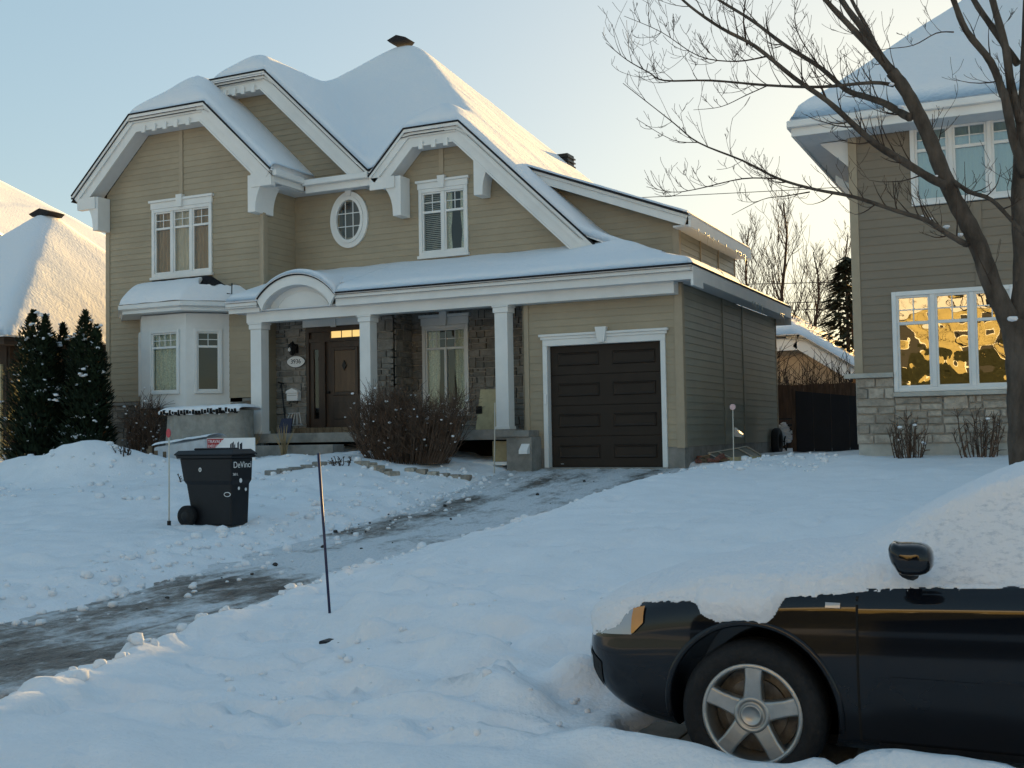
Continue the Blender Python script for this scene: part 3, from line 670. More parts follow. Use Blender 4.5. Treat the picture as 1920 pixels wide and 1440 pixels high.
obj('fascia', MB().box(-7.05, -7.00, YD - .42, 29.5, 6.02, 6.27), M_WHITE, H); obj('soffit', MB().box(XDC, -7.051, YD + .0, 29.5, 6.05, 6.09).box(-11, -7.051, YD - .369, YD - .0305, 6.03, 6.07) if False else MB().box(XDC, -7.051, YD - .36, 29.5, 6.05, 6.09), M_SOFFIT, H)
roof_patch(H, 'dormer_roof_snow', lambda x, y: dor_z(x), (-11.2, -7.00), (YD - .44, 29.5), .10, 'thin snow on the low sloping dormer roof above the garage', 'rf', sm=0, rad=.2)

roof_patch(H, 'wing_roof_snow', wing_z, (-22.68, -16.33), (21.42, 26.0), .20, 'rounded snow cap on the clipped gable of the wing with the bay window', 'f', step=.08)
roof_patch(H, 'main_roof_snow', up_z, (-22.3, -7.3), (22.66, 35.2), .22, 'deep snow on the tall hipped roof, its flank lit by low sun', 'f', step=.1)
roof_patch(H, 'porch_roof_snow', low_d, (-14.02, -6.02), (20.62, YM + .06), .17, 'long smooth snow blanket on the porch roof above the columns', 'rf', step=.08)
roof_patch(H, 'porch_corner_snow', low_z, (-17.0, -16.10), (20.56, YM + .06), .17, 'short snow strip between the bay roof and the arched hood', 'lf', step=.08)
roof_patch(H, 'porch_back_snow', low_z, (-16.12, -14.0), (21.0, YM + .06), .17, 'snow on the porch roof behind the arched hood', '', step=.08)
roof_patch(H, 'garage_roof_snow', lambda x, y: flare(x), (-9.7, -6.02), (YM - .1, YD + .02), .19, 'snow sweeping down beside the dormer wall onto the garage roof', 'r', step=.06, deck=True)
roof_patch(H, 'pent_roof_snow', lambda x, y: flare(x), (XDC - .02, -6.02), (YD, 29.5), .09, 'thin snow strip on the pent roof along the garage side', 'r', step=.08, rad=.2)

# garage walls
GD = (-9.24, -6.84, .87, 3.36)
siding(H, 'Y', YG, lambda z: (-9.76, XG), 1.26, 4.45, [(GD[0] - .06, GD[1] + .06, .8, GD[3] + .03)], M_SIDING)
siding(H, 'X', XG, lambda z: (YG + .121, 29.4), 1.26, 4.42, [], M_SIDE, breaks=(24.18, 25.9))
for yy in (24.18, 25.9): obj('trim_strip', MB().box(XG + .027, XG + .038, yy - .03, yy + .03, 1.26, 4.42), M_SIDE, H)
obj('corner_board', MB().box(XG - .13, XG + .03, YG - .036, YG - .0005, 1.24, 4.42).box(XG + .0005, XG + .032, YG, YG + .12, 1.24, 4.42), M_TRIMB, H)
obj('corner_board', MB().box(-9.78, -9.66, YG - .037, YG - .0005, 1.24, 4.45).box(-9.79, -9.765, YG - .037, YM, 1.2, 4.45), M_TRIMB, H)
obj('foundation', MB().box(-9.9, GD[0] - .10, YG - .012, YG + .2, .4, 1.258).box(GD[1] + .10, XG + .012, YG - .012, YG + .2, .4, 1.258).box(XG - .2, XG + .012, YG + .201, 29.4, .4, 1.258), M_CONC, H)
# garage door
gd = obj('garage_door', MB().box(GD[0], GD[1], YG + .14, YG + .17, GD[2], GD[3]), M_GDOOR, H)
sh = (GD[3] - GD[2]) / 4; gw = GD[1] - GD[0]
for r_ in range(4):
    z0 = GD[2] + r_ * sh
    obj('section', MB().box(GD[0] + .005, GD[1] - .005, YG + .10, YG + .139, z0 + .004, z0 + sh - .004), M_GDOOR, gd, bevel=.004)
    for c_ in range(2):
        xa = GD[0] + .17 + c_ * (gw * .5 - .02); xb = xa + gw * .5 - .30; za, zb = z0 + .18, z0 + sh - .17
        pm = MB(); ring_ = [(xa, za, 0), (xb, za, 0), (xb, zb, 0), (xa, zb, 0)]
        b1, b2 = .035, .05
        def rect(i_, y): return [(xa + i_, y, za + i_), (xb - i_, y, za + i_), (xb - i_, y, zb - i_), (xa + i_, y, zb - i_)]
        y_ = YG + .0985; vs_ = rect(0, y_ + .002) + rect(.02, y_ - .022) + rect(.055, y_ - .004) ; fs = []
        for lv in (0, 1):
            for k in range(4): fs.append((lv * 4 + k, lv * 4 + (k + 1) % 4, lv * 4 + 4 + (k + 1) % 4, lv * 4 + 4 + k))
        fs.append((8, 9, 10, 11)); pm.add(vs_, fs); obj('panel', pm, M_GDOOR, gd)
obj('label_plate', MB().box(GD[0] + .2, GD[0] + .26, YG + .09, YG + .097, GD[2] + .06, GD[2] + .075), M_GALV, gd)
obj('garage_casing', MB().box(GD[0] - .10, GD[0] - .001, YG - .06, YG + .12, .86, 3.33).box(GD[1] + .001, GD[1] + .10, YG - .06, YG + .12, .86, 3.33).box(GD[0] - .10, GD[1] + .10, YG - .06, YG + .12, 3.331, 3.46).box(GD[0] - .14, GD[1] + .14, YG - .08, YG - .03, 3.461, 3.52).box(GD[0] - .17, GD[1] + .17, YG - .11, YG - .03, 3.521, 3.57), M_WHITE, H, bevel=.004)
xm = (GD[0] + GD[1]) / 2
obj('keystone', MB().prism([(xm - .07, 3.35), (xm + .07, 3.35), (xm + .12, 3.66), (xm - .12, 3.66)], YG - .15, YG - .04), M_WHITE, H, bevel=.006)
obj('keypad', MB().box(GD[0] - .07, GD[0] - .02, YG - .085, YG - .061, 2.15, 2.36), M_PRINT, H, bevel=.006)
obj('door_sill', MB().box(GD[0] - .12, GD[1] + .12, YG - .10, YG + .2, .70, .868), M_CONC, H)
# porch roof edge: fascia, soffit, beam
obj('fascia', MB().box(-14.05, -6.06, 20.68, 20.73, 4.42, 4.68).box(-14.05, -6.06, 20.65, 20.679, 4.58, 4.68), M_WHITE, H)
obj('drip_edge', MB().box(-14.05, -6.0, 20.60, 20.76, 4.681, 4.72).box(-6.07, -6.0, 20.761, 29.5, 4.681, 4.72), M_BLACK, H)
obj('fascia', MB().box(-6.06, -6.01, 20.68, 21.35, 4.30, 4.68).box(-6.06, -6.01, 21.351, 29.5, 4.42, 4.68), M_WHITE, H)
obj('soffit', MB().box(-17, -6.061, 20.731, YG + .0, 4.44, 4.47).box(-17, -9.8, YG + .001, YM, 4.44, 4.47).box(XG + .033, -6.061, YG + .04, 29.5, 4.42, 4.45), M_SOFFIT, H)
obj('eave_end', MB().box(XG - .2, -6.009, 29.501, 29.54, 4.25, 4.74), M_WHITE, H)
obj('beam', MB().box(-16.62, -6.45, 20.86, 21.16, 4.20, 4.439), M_WHITE, H, bevel=.006)
obj('gutter', MB().box(-17.0, -16.12, 20.58, 20.70, 4.52, 4.66), M_WHITE, H, bevel=.02)
obj('fascia', MB().box(-17.0, -16.12, 20.701, 20.74, 4.42, 4.64), M_WHITE, H)
# eyebrow arch over the entry
ax, aw, ah = -15.07, 1.05, .50; RR = (aw * aw + ah * ah) / (2 * ah)
def arc(x, r=0.0): return 4.66 + ah - RR + math.sqrt(max(0.0, (RR + r) ** 2 - (x - ax) ** 2))  # segmental arch
N_ = 26; xs_ = [ax - aw + 2 * aw * i / N_ for i in range(N_ + 1)]
top = [(x, arc(x)) for x in xs_]
bot = []
for i, x in enumerate(xs_):
    t = (x - ax) / aw; bot.append((ax + t * (aw - .13), 4.43 + (ah - .0) * 1.04 * math.sqrt(max(0, 1 - t * t)) ** 1.3))
ar = MB()
for i in range(N_): ar.prism([top[i], top[i + 1], bot[i + 1], bot[i]], 20.60, 20.67)
obj('arch_board', ar, M_WHITE, H)
de = MB()
for i in range(N_): de.prism([(top[i][0], top[i][1] + .035), (top[i + 1][0], top[i + 1][1] + .035), (top[i + 1][0], top[i + 1][1] + .001), (top[i][0], top[i][1] + .001)], 20.57, 22.2)
obj('drip_edge', de, M_BLACK, H)
sf = MB()
for i in range(N_): sf.add([(bot[i][0], 20.671, bot[i][1]), (bot[i + 1][0], 20.671, bot[i + 1][1]), (bot[i + 1][0], 20.93, bot[i + 1][1]), (bot[i][0], 20.93, bot[i][1])], [(0, 1, 2, 3)])
obj('soffit', sf, M_SOFFIT, H)
obj('tympanum', MB().prism([(q[0], q[1] + .02) for q in bot] , 20.88, 20.92), M_WHITE, H)
tm = MB()
for i in range(N_): 
    a_, b_ = bot[i], bot[i + 1]; q = lambda p, k: (ax + (p[0] - ax) * k, 4.45 + (p[1] - 4.45) * k)
    tm.prism([q(a_, .80), q(b_, .80), q(b_, .76), q(a_, .76)], 20.865, 20.879)
obj('tympanum_moulding', tm, M_WHITE, H)
def eye_z(x, y): return arc(x) + .035
roof_patch(H, 'arch_snow', lambda x, y: max(eye_z(x, y), low_z(x, y) - .05), (ax - aw - .02, ax + aw + .02), (20.56, 22.4), .12, 'rounded snow over the arched hood above the entry', 'lrf', step=.05, deck=False, sm=0, rad=.14, Tedge=.015, nz=.01)
# columns
for (xa, xb) in ((-16.53, -16.20), (-13.58, -13.28), (-10.30, -9.98)):
    cl = obj('column', MB().box(xa + .015, xb - .015, 20.87, 21.15, 1.665, 4.05), M_WHITE, H, bevel=.006)
    obj('capital', MB().box(xa - .012, xb + .012, 20.843, 21.177, 4.051, 4.16).box(xa - .03, xb + .03, 20.825, 21.195, 4.161, 4.199), M_WHITE, cl, bevel=.005)
    obj('plinth', MB().box(xa - .005, xb + .005, 20.85, 21.17, 1.661, 1.72), M_WHITE, cl, bevel=.005)
# porch floor and steps
obj('porch_floor', MB().box(-16.9, -9.80, 20.74, YM, 1.45, 1.66), M_CONC, H, bevel=.01)
obj('step', MB().box(-16.45, -13.9, 20.30, 20.739, .8, 1.40), M_CONC, H, bevel=.012)
obj('step', MB().box(-16.45, -13.9, 19.95, 20.299, .7, 1.15), M_CONC, H, bevel=.012)
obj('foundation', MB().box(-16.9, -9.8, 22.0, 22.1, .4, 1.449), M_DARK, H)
pier = obj('pier', MB().box(-9.98, -9.42, 20.70, YG - .013, .4, 1.50), M_CONC, H, bevel=.01)
obj('pier_cap', MB().box(-10.2, -9.46, 20.66, YG - .04, 1.501, 1.63), M_CONC, H, bevel=.01)
def hood(cx, y, cz, xface=None):
    if xface is None: return MB().prism([(y, cz), (y - .14, cz - .13), (y - .14, cz - .2), (y, cz - .2)], cx - .09, cx + .09, 'X')
    return MB().prism([(xface, cz), (xface + .17, cz - .15), (xface + .17, cz - .22), (xface, cz - .2)], cx - .09, cx + .09, 'Y')
obj('vent_hood', hood(-9.55, 20.698, 1.36), M_PRINT, H)
obj('vent_hood', hood(25.0, None, 1.62, XG + .026), M_WHITE, H)
# stone walls of the porch
YDW = 22.4
stonework(H, XWR, -16.05, YDW, 1.66, 4.44, M_STONE, M_MORTAR, 11)
stonework(H, -14.40, -13.62, YDW, 1.66, 4.44, M_STONE, M_MORTAR, 12)
stonework(H, YDW, YM, -13.62, 1.66, 4.44, M_STONE, M_MORTAR, 13, plane='X')
PW = (-13.30, -12.08, 2.05, 4.12)
stonework(H, -13.619, -9.79, YM, 1.66, 4.44, M_STONE, M_MORTAR, 14, opening=(PW[0] + .05, PW[1] - .05, PW[2] + .05, PW[3] - .05))
obj('stone_ledge', MB().box(XWR, -16.05, YDW - .003, YDW + .3, 4.40, 4.439), M_CONC, H)
window(H, (PW[0] + PW[1]) / 2, YM - .03, PW[1] - PW[0], PW[2], PW[3], lites=(1,), tfrac=.24, grid=(4, 2), head=.25, curtains=('p',), sillw=.06, room=M_ROOM)
wp = H.children[-1]
obj('mullion', MB().box(-12.72, -12.66, YM - .06, YM + .03, 2.13, 3.58), M_WHITE, wp)
# entry door
dr = obj('door_frame', MB().box(-16.05, -15.97, YDW - .04, YDW + .12, 1.80, 4.18).box(-14.48, -14.40, YDW - .04, YDW + .12, 1.80, 4.18).box(-15.97, -14.48, YDW - .04, YDW + .12, 4.06, 4.18).box(-15.97, -14.48, YDW - .03, YDW + .12, 3.82, 3.90).box(-15.60, -15.52, YDW - .03, YDW + .12, 1.80, 3.82).box(-15.42, -15.36, YDW - .03, YDW + .12, 3.90, 4.06), M_DOOR, H)
obj('head_casing', MB().box(-16.10, -14.35, YDW - .10, YDW - .041, 4.181, 4.36), M_WHITE, dr); obj('keystone', MB().box(-15.28, -15.14, YDW - .13, YDW - .101, 4.15, 4.40), M_WHITE, dr)
obj('transom_backing', MB().box(-15.97, -15.42, YDW + .02, YDW + .10, 3.90, 4.06), M_DOOR, dr)
tp = obj('transom_pane', MB().box(-15.36, -14.48, YDW + .02, YDW + .03, 3.90, 4.06), M_LIT, dr)
obj('muntin', MB().box(-15.075, -15.06, YDW + .005, YDW + .019, 3.90, 4.06).box(-14.78, -14.765, YDW + .005, YDW + .019, 3.90, 4.06), M_DOOR, tp) if False else obj('muntin', MB().box(-15.075, -15.06, YDW + .005, YDW + .019, 3.90, 4.06).box(-14.78, -14.765, YDW + .005, YDW + .019, 3.90, 4.06), M_DOOR, dr)
sl = obj('sidelight', MB().box(-15.97, -15.86, YDW + .0, YDW + .08, 1.80, 3.82).box(-15.72, -15.60, YDW + .0, YDW + .08, 1.80, 3.82).box(-15.86, -15.72, YDW, YDW + .08, 1.8, 2.0).box(-15.86, -15.72, YDW, YDW + .08, 3.65, 3.82), M_DOOR, dr)
obj('pane', MB().add([(-15.86, YDW + .03, 2.0), (-15.72, YDW + .03, 2.0), (-15.72, YDW + .03, 3.65), (-15.86, YDW + .03, 3.65)], [(0, 1, 2, 3)]), M_GLASS, dr, fixn=False); obj('interior', MB().box(-15.97, -15.6, YDW + .3, YDW + .32, 1.8, 3.82), M_DARK, dr)
dl = obj('door_leaf', MB().box(-15.52, -14.48, YDW + .03, YDW + .08, 1.80, 3.82), M_DOOR, dr)
obj('door_panel', MB().box(-15.27, -14.70, YDW + .012, YDW + .029, 2.62, 3.60), M_DOORP, dr, bevel=.008)
obj('panel_moulding', MB().box(-15.35, -15.271, YDW + .0, YDW + .029, 2.54, 3.68).box(-14.699, -14.62, YDW + .0, YDW + .029, 2.54, 3.68).box(-15.271, -14.699, YDW, YDW + .029, 2.54, 2.619).box(-15.271, -14.699, YDW, YDW + .029, 3.601, 3.68), M_DOOR, dr, bevel=.01)
obj('door_panel', MB().box(-15.30, -14.67, YDW + .012, YDW + .029, 1.98, 2.40), M_DOOR, dr, bevel=.012)
obj('knocker', MB().prism([(-14.99, 3.12), (-14.93, 3.24), (-14.99, 3.36), (-15.05, 3.24)], YDW - .02, YDW + .011), M_BRONZE, dr)
obj('door_knob', MB().lathe([(0, -.07), (.03, -.065), (.035, -.04), (.015, -.02), (.03, .0)], (-15.44, YDW + .03, 2.62), 'Y', 12), M_BRONZE, dr, smooth=True)
obj('door_sill', MB().box(-16.2, -14.3, YDW - .35, YDW + .1, 1.661, 1.79), M_WOOD, dr, bevel=.01)
# bay window
BX0, BX1, BY = -20.12, -18.72, 21.22
bz0, bz1 = 2.45, 4.60
dB = YW - BY
bay = obj('bay_base', MB().prism([(BX0 - dB, YW), (BX0, BY), (BX1, BY), (BX1 + dB + .08, YW)], bz0 - .10, bz0 - .001, 'Z'), M_WHITE, H)
obj('bay_frieze', MB().prism([(BX0 - dB, YW), (BX0, BY), (BX1, BY), (BX1 + dB, YW)], 4.34, bz1, 'Z'), M_WHITE, H)
def facet(p, q, wx0, wx1, nm):
    p, q = Vector(p), Vector(q); L_ = (q - p).length; ang = math.atan2(q.y - p.y, q.x - p.x); cx_ = (p + q) / 2
    z0, z1 = 2.66, 4.22
    mb = MB().box(-L_ / 2, wx0 + .04, 0, .08, bz0, 4.339).box(wx1 - .04, L_ / 2, 0, .08, bz0, 4.339).box(wx0 + .04, wx1 - .04, 0, .08, bz0, z0 + .04).box(wx0 + .04, wx1 - .04, 0, .08, z1 - .04, 4.339)
    o = child(nm, mb, M_WHITE, H); o.location = Vector((cx_.x, cx_.y, 0)) - wloc(H); o.rotation_euler = (0, 0, ang)
    wc = Vector((math.cos(ang), math.sin(ang))) * ((wx0 + wx1) / 2)
    return cx_.x + wc.x, cx_.y + wc.y, wx1 - wx0, z0, z1, ang
a_ = facet((BX0, BY), (BX1, BY), -.42, .52, 'bay_panel'); window(H, a_[0], a_[1], a_[2], a_[3], a_[4], lites=(1,), tfrac=.25, grid=(4, 2), curtains=('l',), rotz=a_[5], cas=.07)
a_ = facet((BX1, BY), (BX1 + dB, YW), -.33, .33, 'bay_panel'); window(H, a_[0], a_[1], a_[2], a_[3], a_[4], lites=(1,), tfrac=.25, grid=(2, 2), curtains=None, rotz=a_[5], cas=.07)
a_ = facet((BX0 - dB, YW), (BX0, BY), -.33, .33, 'bay_panel'); window(H, a_[0], a_[1], a_[2], a_[3], a_[4], lites=(1,), tfrac=.25, grid=(2, 2), curtains=None, rotz=a_[5], cas=.07)
# bay roof
oe = .42; eave = [(BX0 - dB - .62, YW - .02), (BX0 - .20, BY - oe), (BX1 + .20, BY - oe), (BX1 + dB + .62, YW - .02)]
rid = [(BX0 - .30, YW - .02), (BX0 - .22, YW - .1), (BX1 + .12, YW - .1), (BX1 + .2, YW - .02)]
ez, rz = 4.86, 5.56
rb = MB()
for i in range(3): rb.add([(*eave[i], ez), (*eave[i + 1], ez), (*rid[i + 1], rz), (*rid[i], rz)], [(0, 1, 2, 3)])
obj('bay_roof', rb, M_BLACK, H)
fb = MB()
for i in range(3):
    p, q = Vector(eave[i]), Vector(eave[i + 1]); fb.add([(p.x, p.y, ez - .24), (q.x, q.y, ez - .24), (q.x, q.y, ez - .005), (p.x, p.y, ez - .005)], [(0, 1, 2, 3)])
fb.add([(*e_, ez - .235) for e_ in eave] , [(0, 1, 2, 3)])
obj('fascia', fb, M_WHITE, H, fixn=False)
gm = MB(); ctr = Vector((-19.42, 21.95))
op = [Vector(e_) + (Vector(e_) - Vector((BX0 + BX1, 2 * YW)) * .5).normalized() * .10 for e_ in eave]
for i in range(3):
    p, q, a2, b2 = Vector(eave[i]), Vector(eave[i + 1]), op[i], op[i + 1]
    gm.add([(a2.x, a2.y, ez - .03), (b2.x, b2.y, ez - .03), (b2.x, b2.y, ez - .13), (a2.x, a2.y, ez - .13), (p.x, p.y, ez - .17), (q.x, q.y, ez - .17), (p.x, p.y, ez - .03), (q.x, q.y, ez - .03)], [(0, 1, 2, 3), (3, 2, 5, 4), (6, 7, 1, 0), (0, 3, 4, 6), (1, 7, 5, 2)])
obj('gutter', gm, M_WHITE, H)
sb = MB()
def bay_s(u, v):
    i = min(2, int(u)); t = u - i; p = Vector(op[i]).lerp(Vector(op[i + 1]), t) * .8 + Vector(eave[i]).lerp(Vector(eave[i + 1]), t) * .2; q = Vector(rid[i]).lerp(Vector(rid[i + 1]), t)
    vv = v * .84 + .03 * fbm(u * 4, v * 2, 2) * v; edge = min(1, (3.0 - u) / .5) ; vv *= (.62 + .38 * edge) if u > 2.3 else 1
    if u > 1.9: vv = min(vv, .86 - .55 * sstep(1.95, 2.25, u) + .10 * fbm(u * 7, 3, 1))
    xy = p.lerp(q, vv); z = ez - .03 + (rz - ez) * vv + .02 + .20 * math.sqrt(max(0, math.sin(math.pi * min(1, v * .99)))) + .015 * fbm(u * 3, v * 3, 1)
    return (xy.x, xy.y, z)
sb.grid(bay_s, axis([(0, 3, .05)]), axis([(0, 1, .06)])); so = obj('bay_roof_snow', sb, M_ROOFSNOW, smooth=True, fixn=False); tag(so, 'snow cap slipping off the small bay window roof', 'snow', kind='stuff')
obj('snow_guard', MB().tube([(-17.66, 21.45, 5.02), (-17.52, 21.45, 5.0), (-17.55, 21.5, 5.26)], .014, 5), M_BLACK, H)
# roof vents
def roof_vent(x, y, z, s=1.0):
    v = obj('roof_vent', MB().prism([(x - .24 * s, z - .05), (x + .24 * s, z - .05), (x + .34 * s, z + .03), (x, z + .14), (x - .34 * s, z + .03)], y - .3 * s, y + .3 * s), M_BLACK, H); return v
roof_vent(-16.55, 27.8, 12.86, .9)
rv = obj('roof_vent', MB().box(-13.1, -12.6, 30.6, 31.1, 9.3, 9.78), M_BRONZE, H)
for k in range(3): obj('louvre', MB().box(-13.14, -12.56, 30.56, 31.14, 9.42 + k * .12, 9.46 + k * .12), M_BRONZE, rv)
obj('house_core', MB().box(-21.7, -13.2, 23.95, 33, .8, 7.3).box(-13.2, -9.9, 23.95, 33, .8, 5.3).box(-9.9, -7.7, 24.9, 29.2, .8, 6.0), M_DARK, H)

# ------------------------------------------------------------------ small things of the porch
YDF = YDW - .06
t = thing('house_number_sign', (-16.32, YDF, 3.38), 'white oval plaque reading 3936 on the stone wall beside the door', 'sign')
pl = []
for k in range(48):
    a = 2 * math.pi * k / 48; q = 1 + .10 * (abs(math.cos(a)) ** 6); pl.append((-16.32 + .235 * q * math.cos(a), 3.38 + .135 * math.sin(a)))
obj('plaque', MB().prism(pl, YDF - .022, YDF - .004), M_PRINT, t)
pl2 = [(-16.32 + (p[0] + 16.32) * 1.06, 3.38 + (p[1] - 3.38) * 1.09) for p in pl]; obj('plaque_border', MB().prism(pl2, YDF - .017, YDF - .0), M_NUM, t)
o = place('numerals', text_mesh('3936', .15, M_NUM), (-16.32, YDF - .025, 3.38), t, rot=(R(90), 0, 0))
t = thing('wall_lantern', (-16.32, YDF, 3.62), 'black lantern lamp above the oval house number', 'lamp')
obj('backplate', MB().box(-16.37, -16.27, YDF - .03, YDF + .03, 3.58, 3.80), M_BRONZE, t, bevel=.01)
obj('arm', MB().tube([(-16.32, YDF - .02, 3.76), (-16.32, YDF - .14, 3.86), (-16.32, YDF - .16, 3.80)], .012, 6), M_BRONZE, t)
obj('lantern_cage', MB().lathe([(.02, .16), (.11, .08), (.12, .06), (.07, -.12), (.03, -.16), (.0, -.17)], (-16.32, YDF - .16, 3.68), 'Z', 6), M_BRONZE, t)
obj('bulb', MB().lathe([(0, .03), (.03, .0), (.035, -.05), (.0, -.08)], (-16.32, YDF - .265, 3.68), 'Z', 10), M_PRINT, t, smooth=True)
t = thing('mailbox', (-16.36, YDF, 2.45), 'small white mailbox with a crested lid on the stone wall', 'mailbox')
obj('body', MB().box(-16.52, -16.20, YDF - .13, YDF + .02, 2.44, 2.62), M_PRINT, t, bevel=.012)
obj('lid', MB().prism([(-16.54, 2.62), (-16.18, 2.62), (-16.20, 2.68), (-16.28, 2.71), (-16.36, 2.745), (-16.44, 2.71), (-16.52, 2.68)], YDF - .15, YDF + .0), M_PRINT, t, bevel=.006)
obj('slot', MB().box(-16.49, -16.23, YDF - .136, YDF - .129, 2.56, 2.575), M_GALV, t)
for xx in (-16.47, -16.25): obj('newspaper_hook', MB().tube([(xx, YDF - .05, 2.44), (xx, YDF - .06, 2.38), (xx, YDF - .11, 2.38)], .008, 5), M_BRONZE, t)
t = thing('wire_rack', (-16.36, YDF - .1, 1.8), 'small white wire rack leaning on the wall below the mailbox', 'rack')
for a, b_ in (((-16.60, 1.86), (-16.50, 2.14)), ((-16.12, 1.86), (-16.22, 2.15)), ((-16.60, 1.86), (-16.12, 1.86)), ((-16.50, 2.14), (-16.22, 2.15)), ((-16.48, 1.86), (-16.42, 2.14)), ((-16.36, 1.86), (-16.35, 2.14)), ((-16.24, 1.86), (-16.29, 2.15))):
    obj('wire', MB().tube([(a[0], YDF - .10, a[1]), (b_[0], YDF - .03, b_[1])], .008, 5), M_PRINT, t)
t = thing('snow_shovel', (-16.75, 21.9, 1.67), 'dark snow shovel leaning against the stone wall by the left column', 'shovel')
obj('handle', MB().tube([(-16.40, 22.0, 1.9), (-16.72, 22.28, 2.86)], .018, 6), M_BRONZE, t); obj('grip', MB().tube([(-16.66, 22.28, 2.86), (-16.80, 22.26, 2.90)], .02, 6), M_BRONZE, t)
obj('blade', MB().add([(-16.55, 21.85, 1.67), (-16.15, 21.85, 1.67), (-16.2, 22.0, 2.02), (-16.5, 22.0, 2.02), (-16.55, 21.87, 1.67), (-16.15, 21.87, 1.67), (-16.2, 22.02, 2.02), (-16.5, 22.02, 2.02)], [(0, 1, 2, 3), (7, 6, 5, 4), (0, 4, 5, 1), (1, 5, 6, 2), (2, 6, 7, 3), (3, 7, 4, 0)]), M_NAVY, t)
t = thing('plywood_board', (-10.6, 21.4, 1.66), 'yellowish plywood board leaning behind the column beside the big shrub', 'board')
obj('board', MB().add([(-10.98, 21.3, 1.665), (-10.22, 21.3, 1.665), (-10.22, 21.5, 2.50), (-10.95, 21.5, 2.52), (-10.98, 21.32, 1.665), (-10.22, 21.32, 1.665), (-10.22, 21.52, 2.50), (-10.95, 21.52, 2.52)], [(0, 1, 2, 3), (7, 6, 5, 4), (0, 4, 5, 1), (1, 5, 6, 2), (2, 6, 7, 3), (3, 7, 4, 0)]), M_PLY, t)
obj('patch', MB().box(-11.0, -10.86, 21.36, 21.375, 2.0, 2.16), M_DARK, t)
t = thing('garden_hose', (-9.9, YM - .1, 2.3), 'coiled dark garden hose hung on the stone wall by the garage', 'hose')
for k in range(3): obj('hose_loop', MB().tube([(-9.98 + .16 * math.cos(a) + .02 * k, YM - .12 - .02 * k, 2.20 + .16 * math.sin(a)) for a in [i * math.pi / 7 for i in range(15)]], .016, 5), M_RUBBER, t, smooth=True)
t = tag(obj('board', MB().box(-10.95, -10.0, 20.76, 21.0, .93, 1.0), M_WHITE), 'white board lying in the dark gap under the porch floor', 'board')
t = tag(obj('cardboard_box', MB().box(-10.42, -10.06, 20.95, 21.4, 1.0, 1.42), M_PLY, bevel=.01), 'tan box under the porch floor beside the concrete pier', 'box')

# ------------------------------------------------------------------ house on the right
HR = thing('house', (0, 24, 1.0), 'taupe neighbour house with stone base, large gilded windows and snowy roof', 'house')
YR, XR0, XR1 = 20.4, -3.05, 8.0
W1 = (-2.43, -.50, 2.16, 3.88); W2 = (-2.05, .45, 5.33, 6.72)
siding(HR, 'Y', YR, lambda z: (XR0, XR1), 2.50, 6.72, [(W1[0] + .04, W1[1] - .04, W1[2] + .04, W1[3] - .04), (W2[0] + .04, W2[1] - .04, W2[2] + .04, W2[3] - .04)], M_SIDING_R, pitch=.148)
obj('wall', MB().box(XR0, XR0 + .12, YR + .13, 31, 1, 6.72), M_SIDING_R, HR); obj('wall', MB().box(XR0 + .3, XR1, YR + .8, 31, 1, 6.72), M_DARK, HR)
obj('corner_board', MB().box(XR0 - .03, XR0 + .11, YR - .036, YR - .0005, 2.5, 6.72).box(XR0 - .03, XR0 - .001, YR, YR + .12, 2.5, 6.72), M_TRIMB, HR)
obj('trim_strip', MB().box(-1.08, -.96, YR - .038, YR - .027, 3.9, 5.3), M_SIDING_R, HR)
obj('stone_ledge', MB().box(XR0 - .2, W1[0] - .005, YR - .13, YR - .001, 2.42, 2.50), M_CONCL, HR, bevel=.008)
obj('window_sill', MB().box(W1[0] - .01, W1[1] + .02, YR - .12, YR - .001, 2.08, 2.155), M_CONCL, HR, bevel=.008)
window(HR, (W1[0] + W1[1]) / 2, YR, W1[1] - W1[0], W1[2], W1[3], tfrac=.30, curtains=None, glass=M_GLASS_R, cas=.075, room=M_ROOM)
window(HR, (W2[0] + W2[1]) / 2, YR, W2[1] - W2[0], W2[2], W2[3], lites=(1, 1, 1, 1), tfrac=.30, curtains=('w',), glass=M_GLASS_U, cas=.075)
sw = stonework(HR, XR0 - .02, W1[0], YR, 1.28, 2.42, M_STONE_R, M_MORTAR_R, 21, rows=(.13, .17, .2, .24), thick=.12, min_w=.2, max_w=.5)
stonework(HR, W1[0], 1.6, YR, 1.28, 2.08, M_STONE_R, M_MORTAR_R, 22, rows=(.13, .16, .2, .24), thick=.12, min_w=.2, max_w=.5)
obj('foundation', MB().box(XR0, XR1, YR + .0, YR + .15, .4, 1.279), M_CONCL, HR)
EX, EYF, EZ = -3.92, 19.70, 6.90
def rz_(x, y): return EZ + .91 * min(x - EX, y - EYF, 31.6 - y, 9 - x)
rs = roof_patch(HR, 'neighbour_roof_snow', rz_, (EX - .02, 9), (EYF - .03, 31.6), .22, 'smooth snow on the hipped roof of the taupe house on the right', 'lf', step=.14)
obj('gutter', MB().box(EX - .06, 9, EYF - .10, EYF + .0, 6.76, 6.88).box(EX - .08, EX - .0, EYF + .001, 31, 6.76, 6.88), M_WHITE, HR, bevel=.02)
obj('fascia', MB().box(EX, 9, EYF + .001, EYF + .04, 6.62, 6.88).box(EX + .001, EX + .04, EYF + .041, 31, 6.62, 6.88), M_WHITE, HR)
sof = obj('soffit', MB().box(EX + .04, XR1, EYF + .04, YR - .037, 6.64, 6.67).box(EX + .04, XR0, YR - .036, 31, 6.64, 6.67), M_SOFFIT, HR)
for k in range(26): obj('soffit_seam', MB().box(EX + .25 + k * .15, EX + .262 + k * .15, EYF + .05, YR - .04, 6.630, 6.6395), M_SOFFIT, sof)
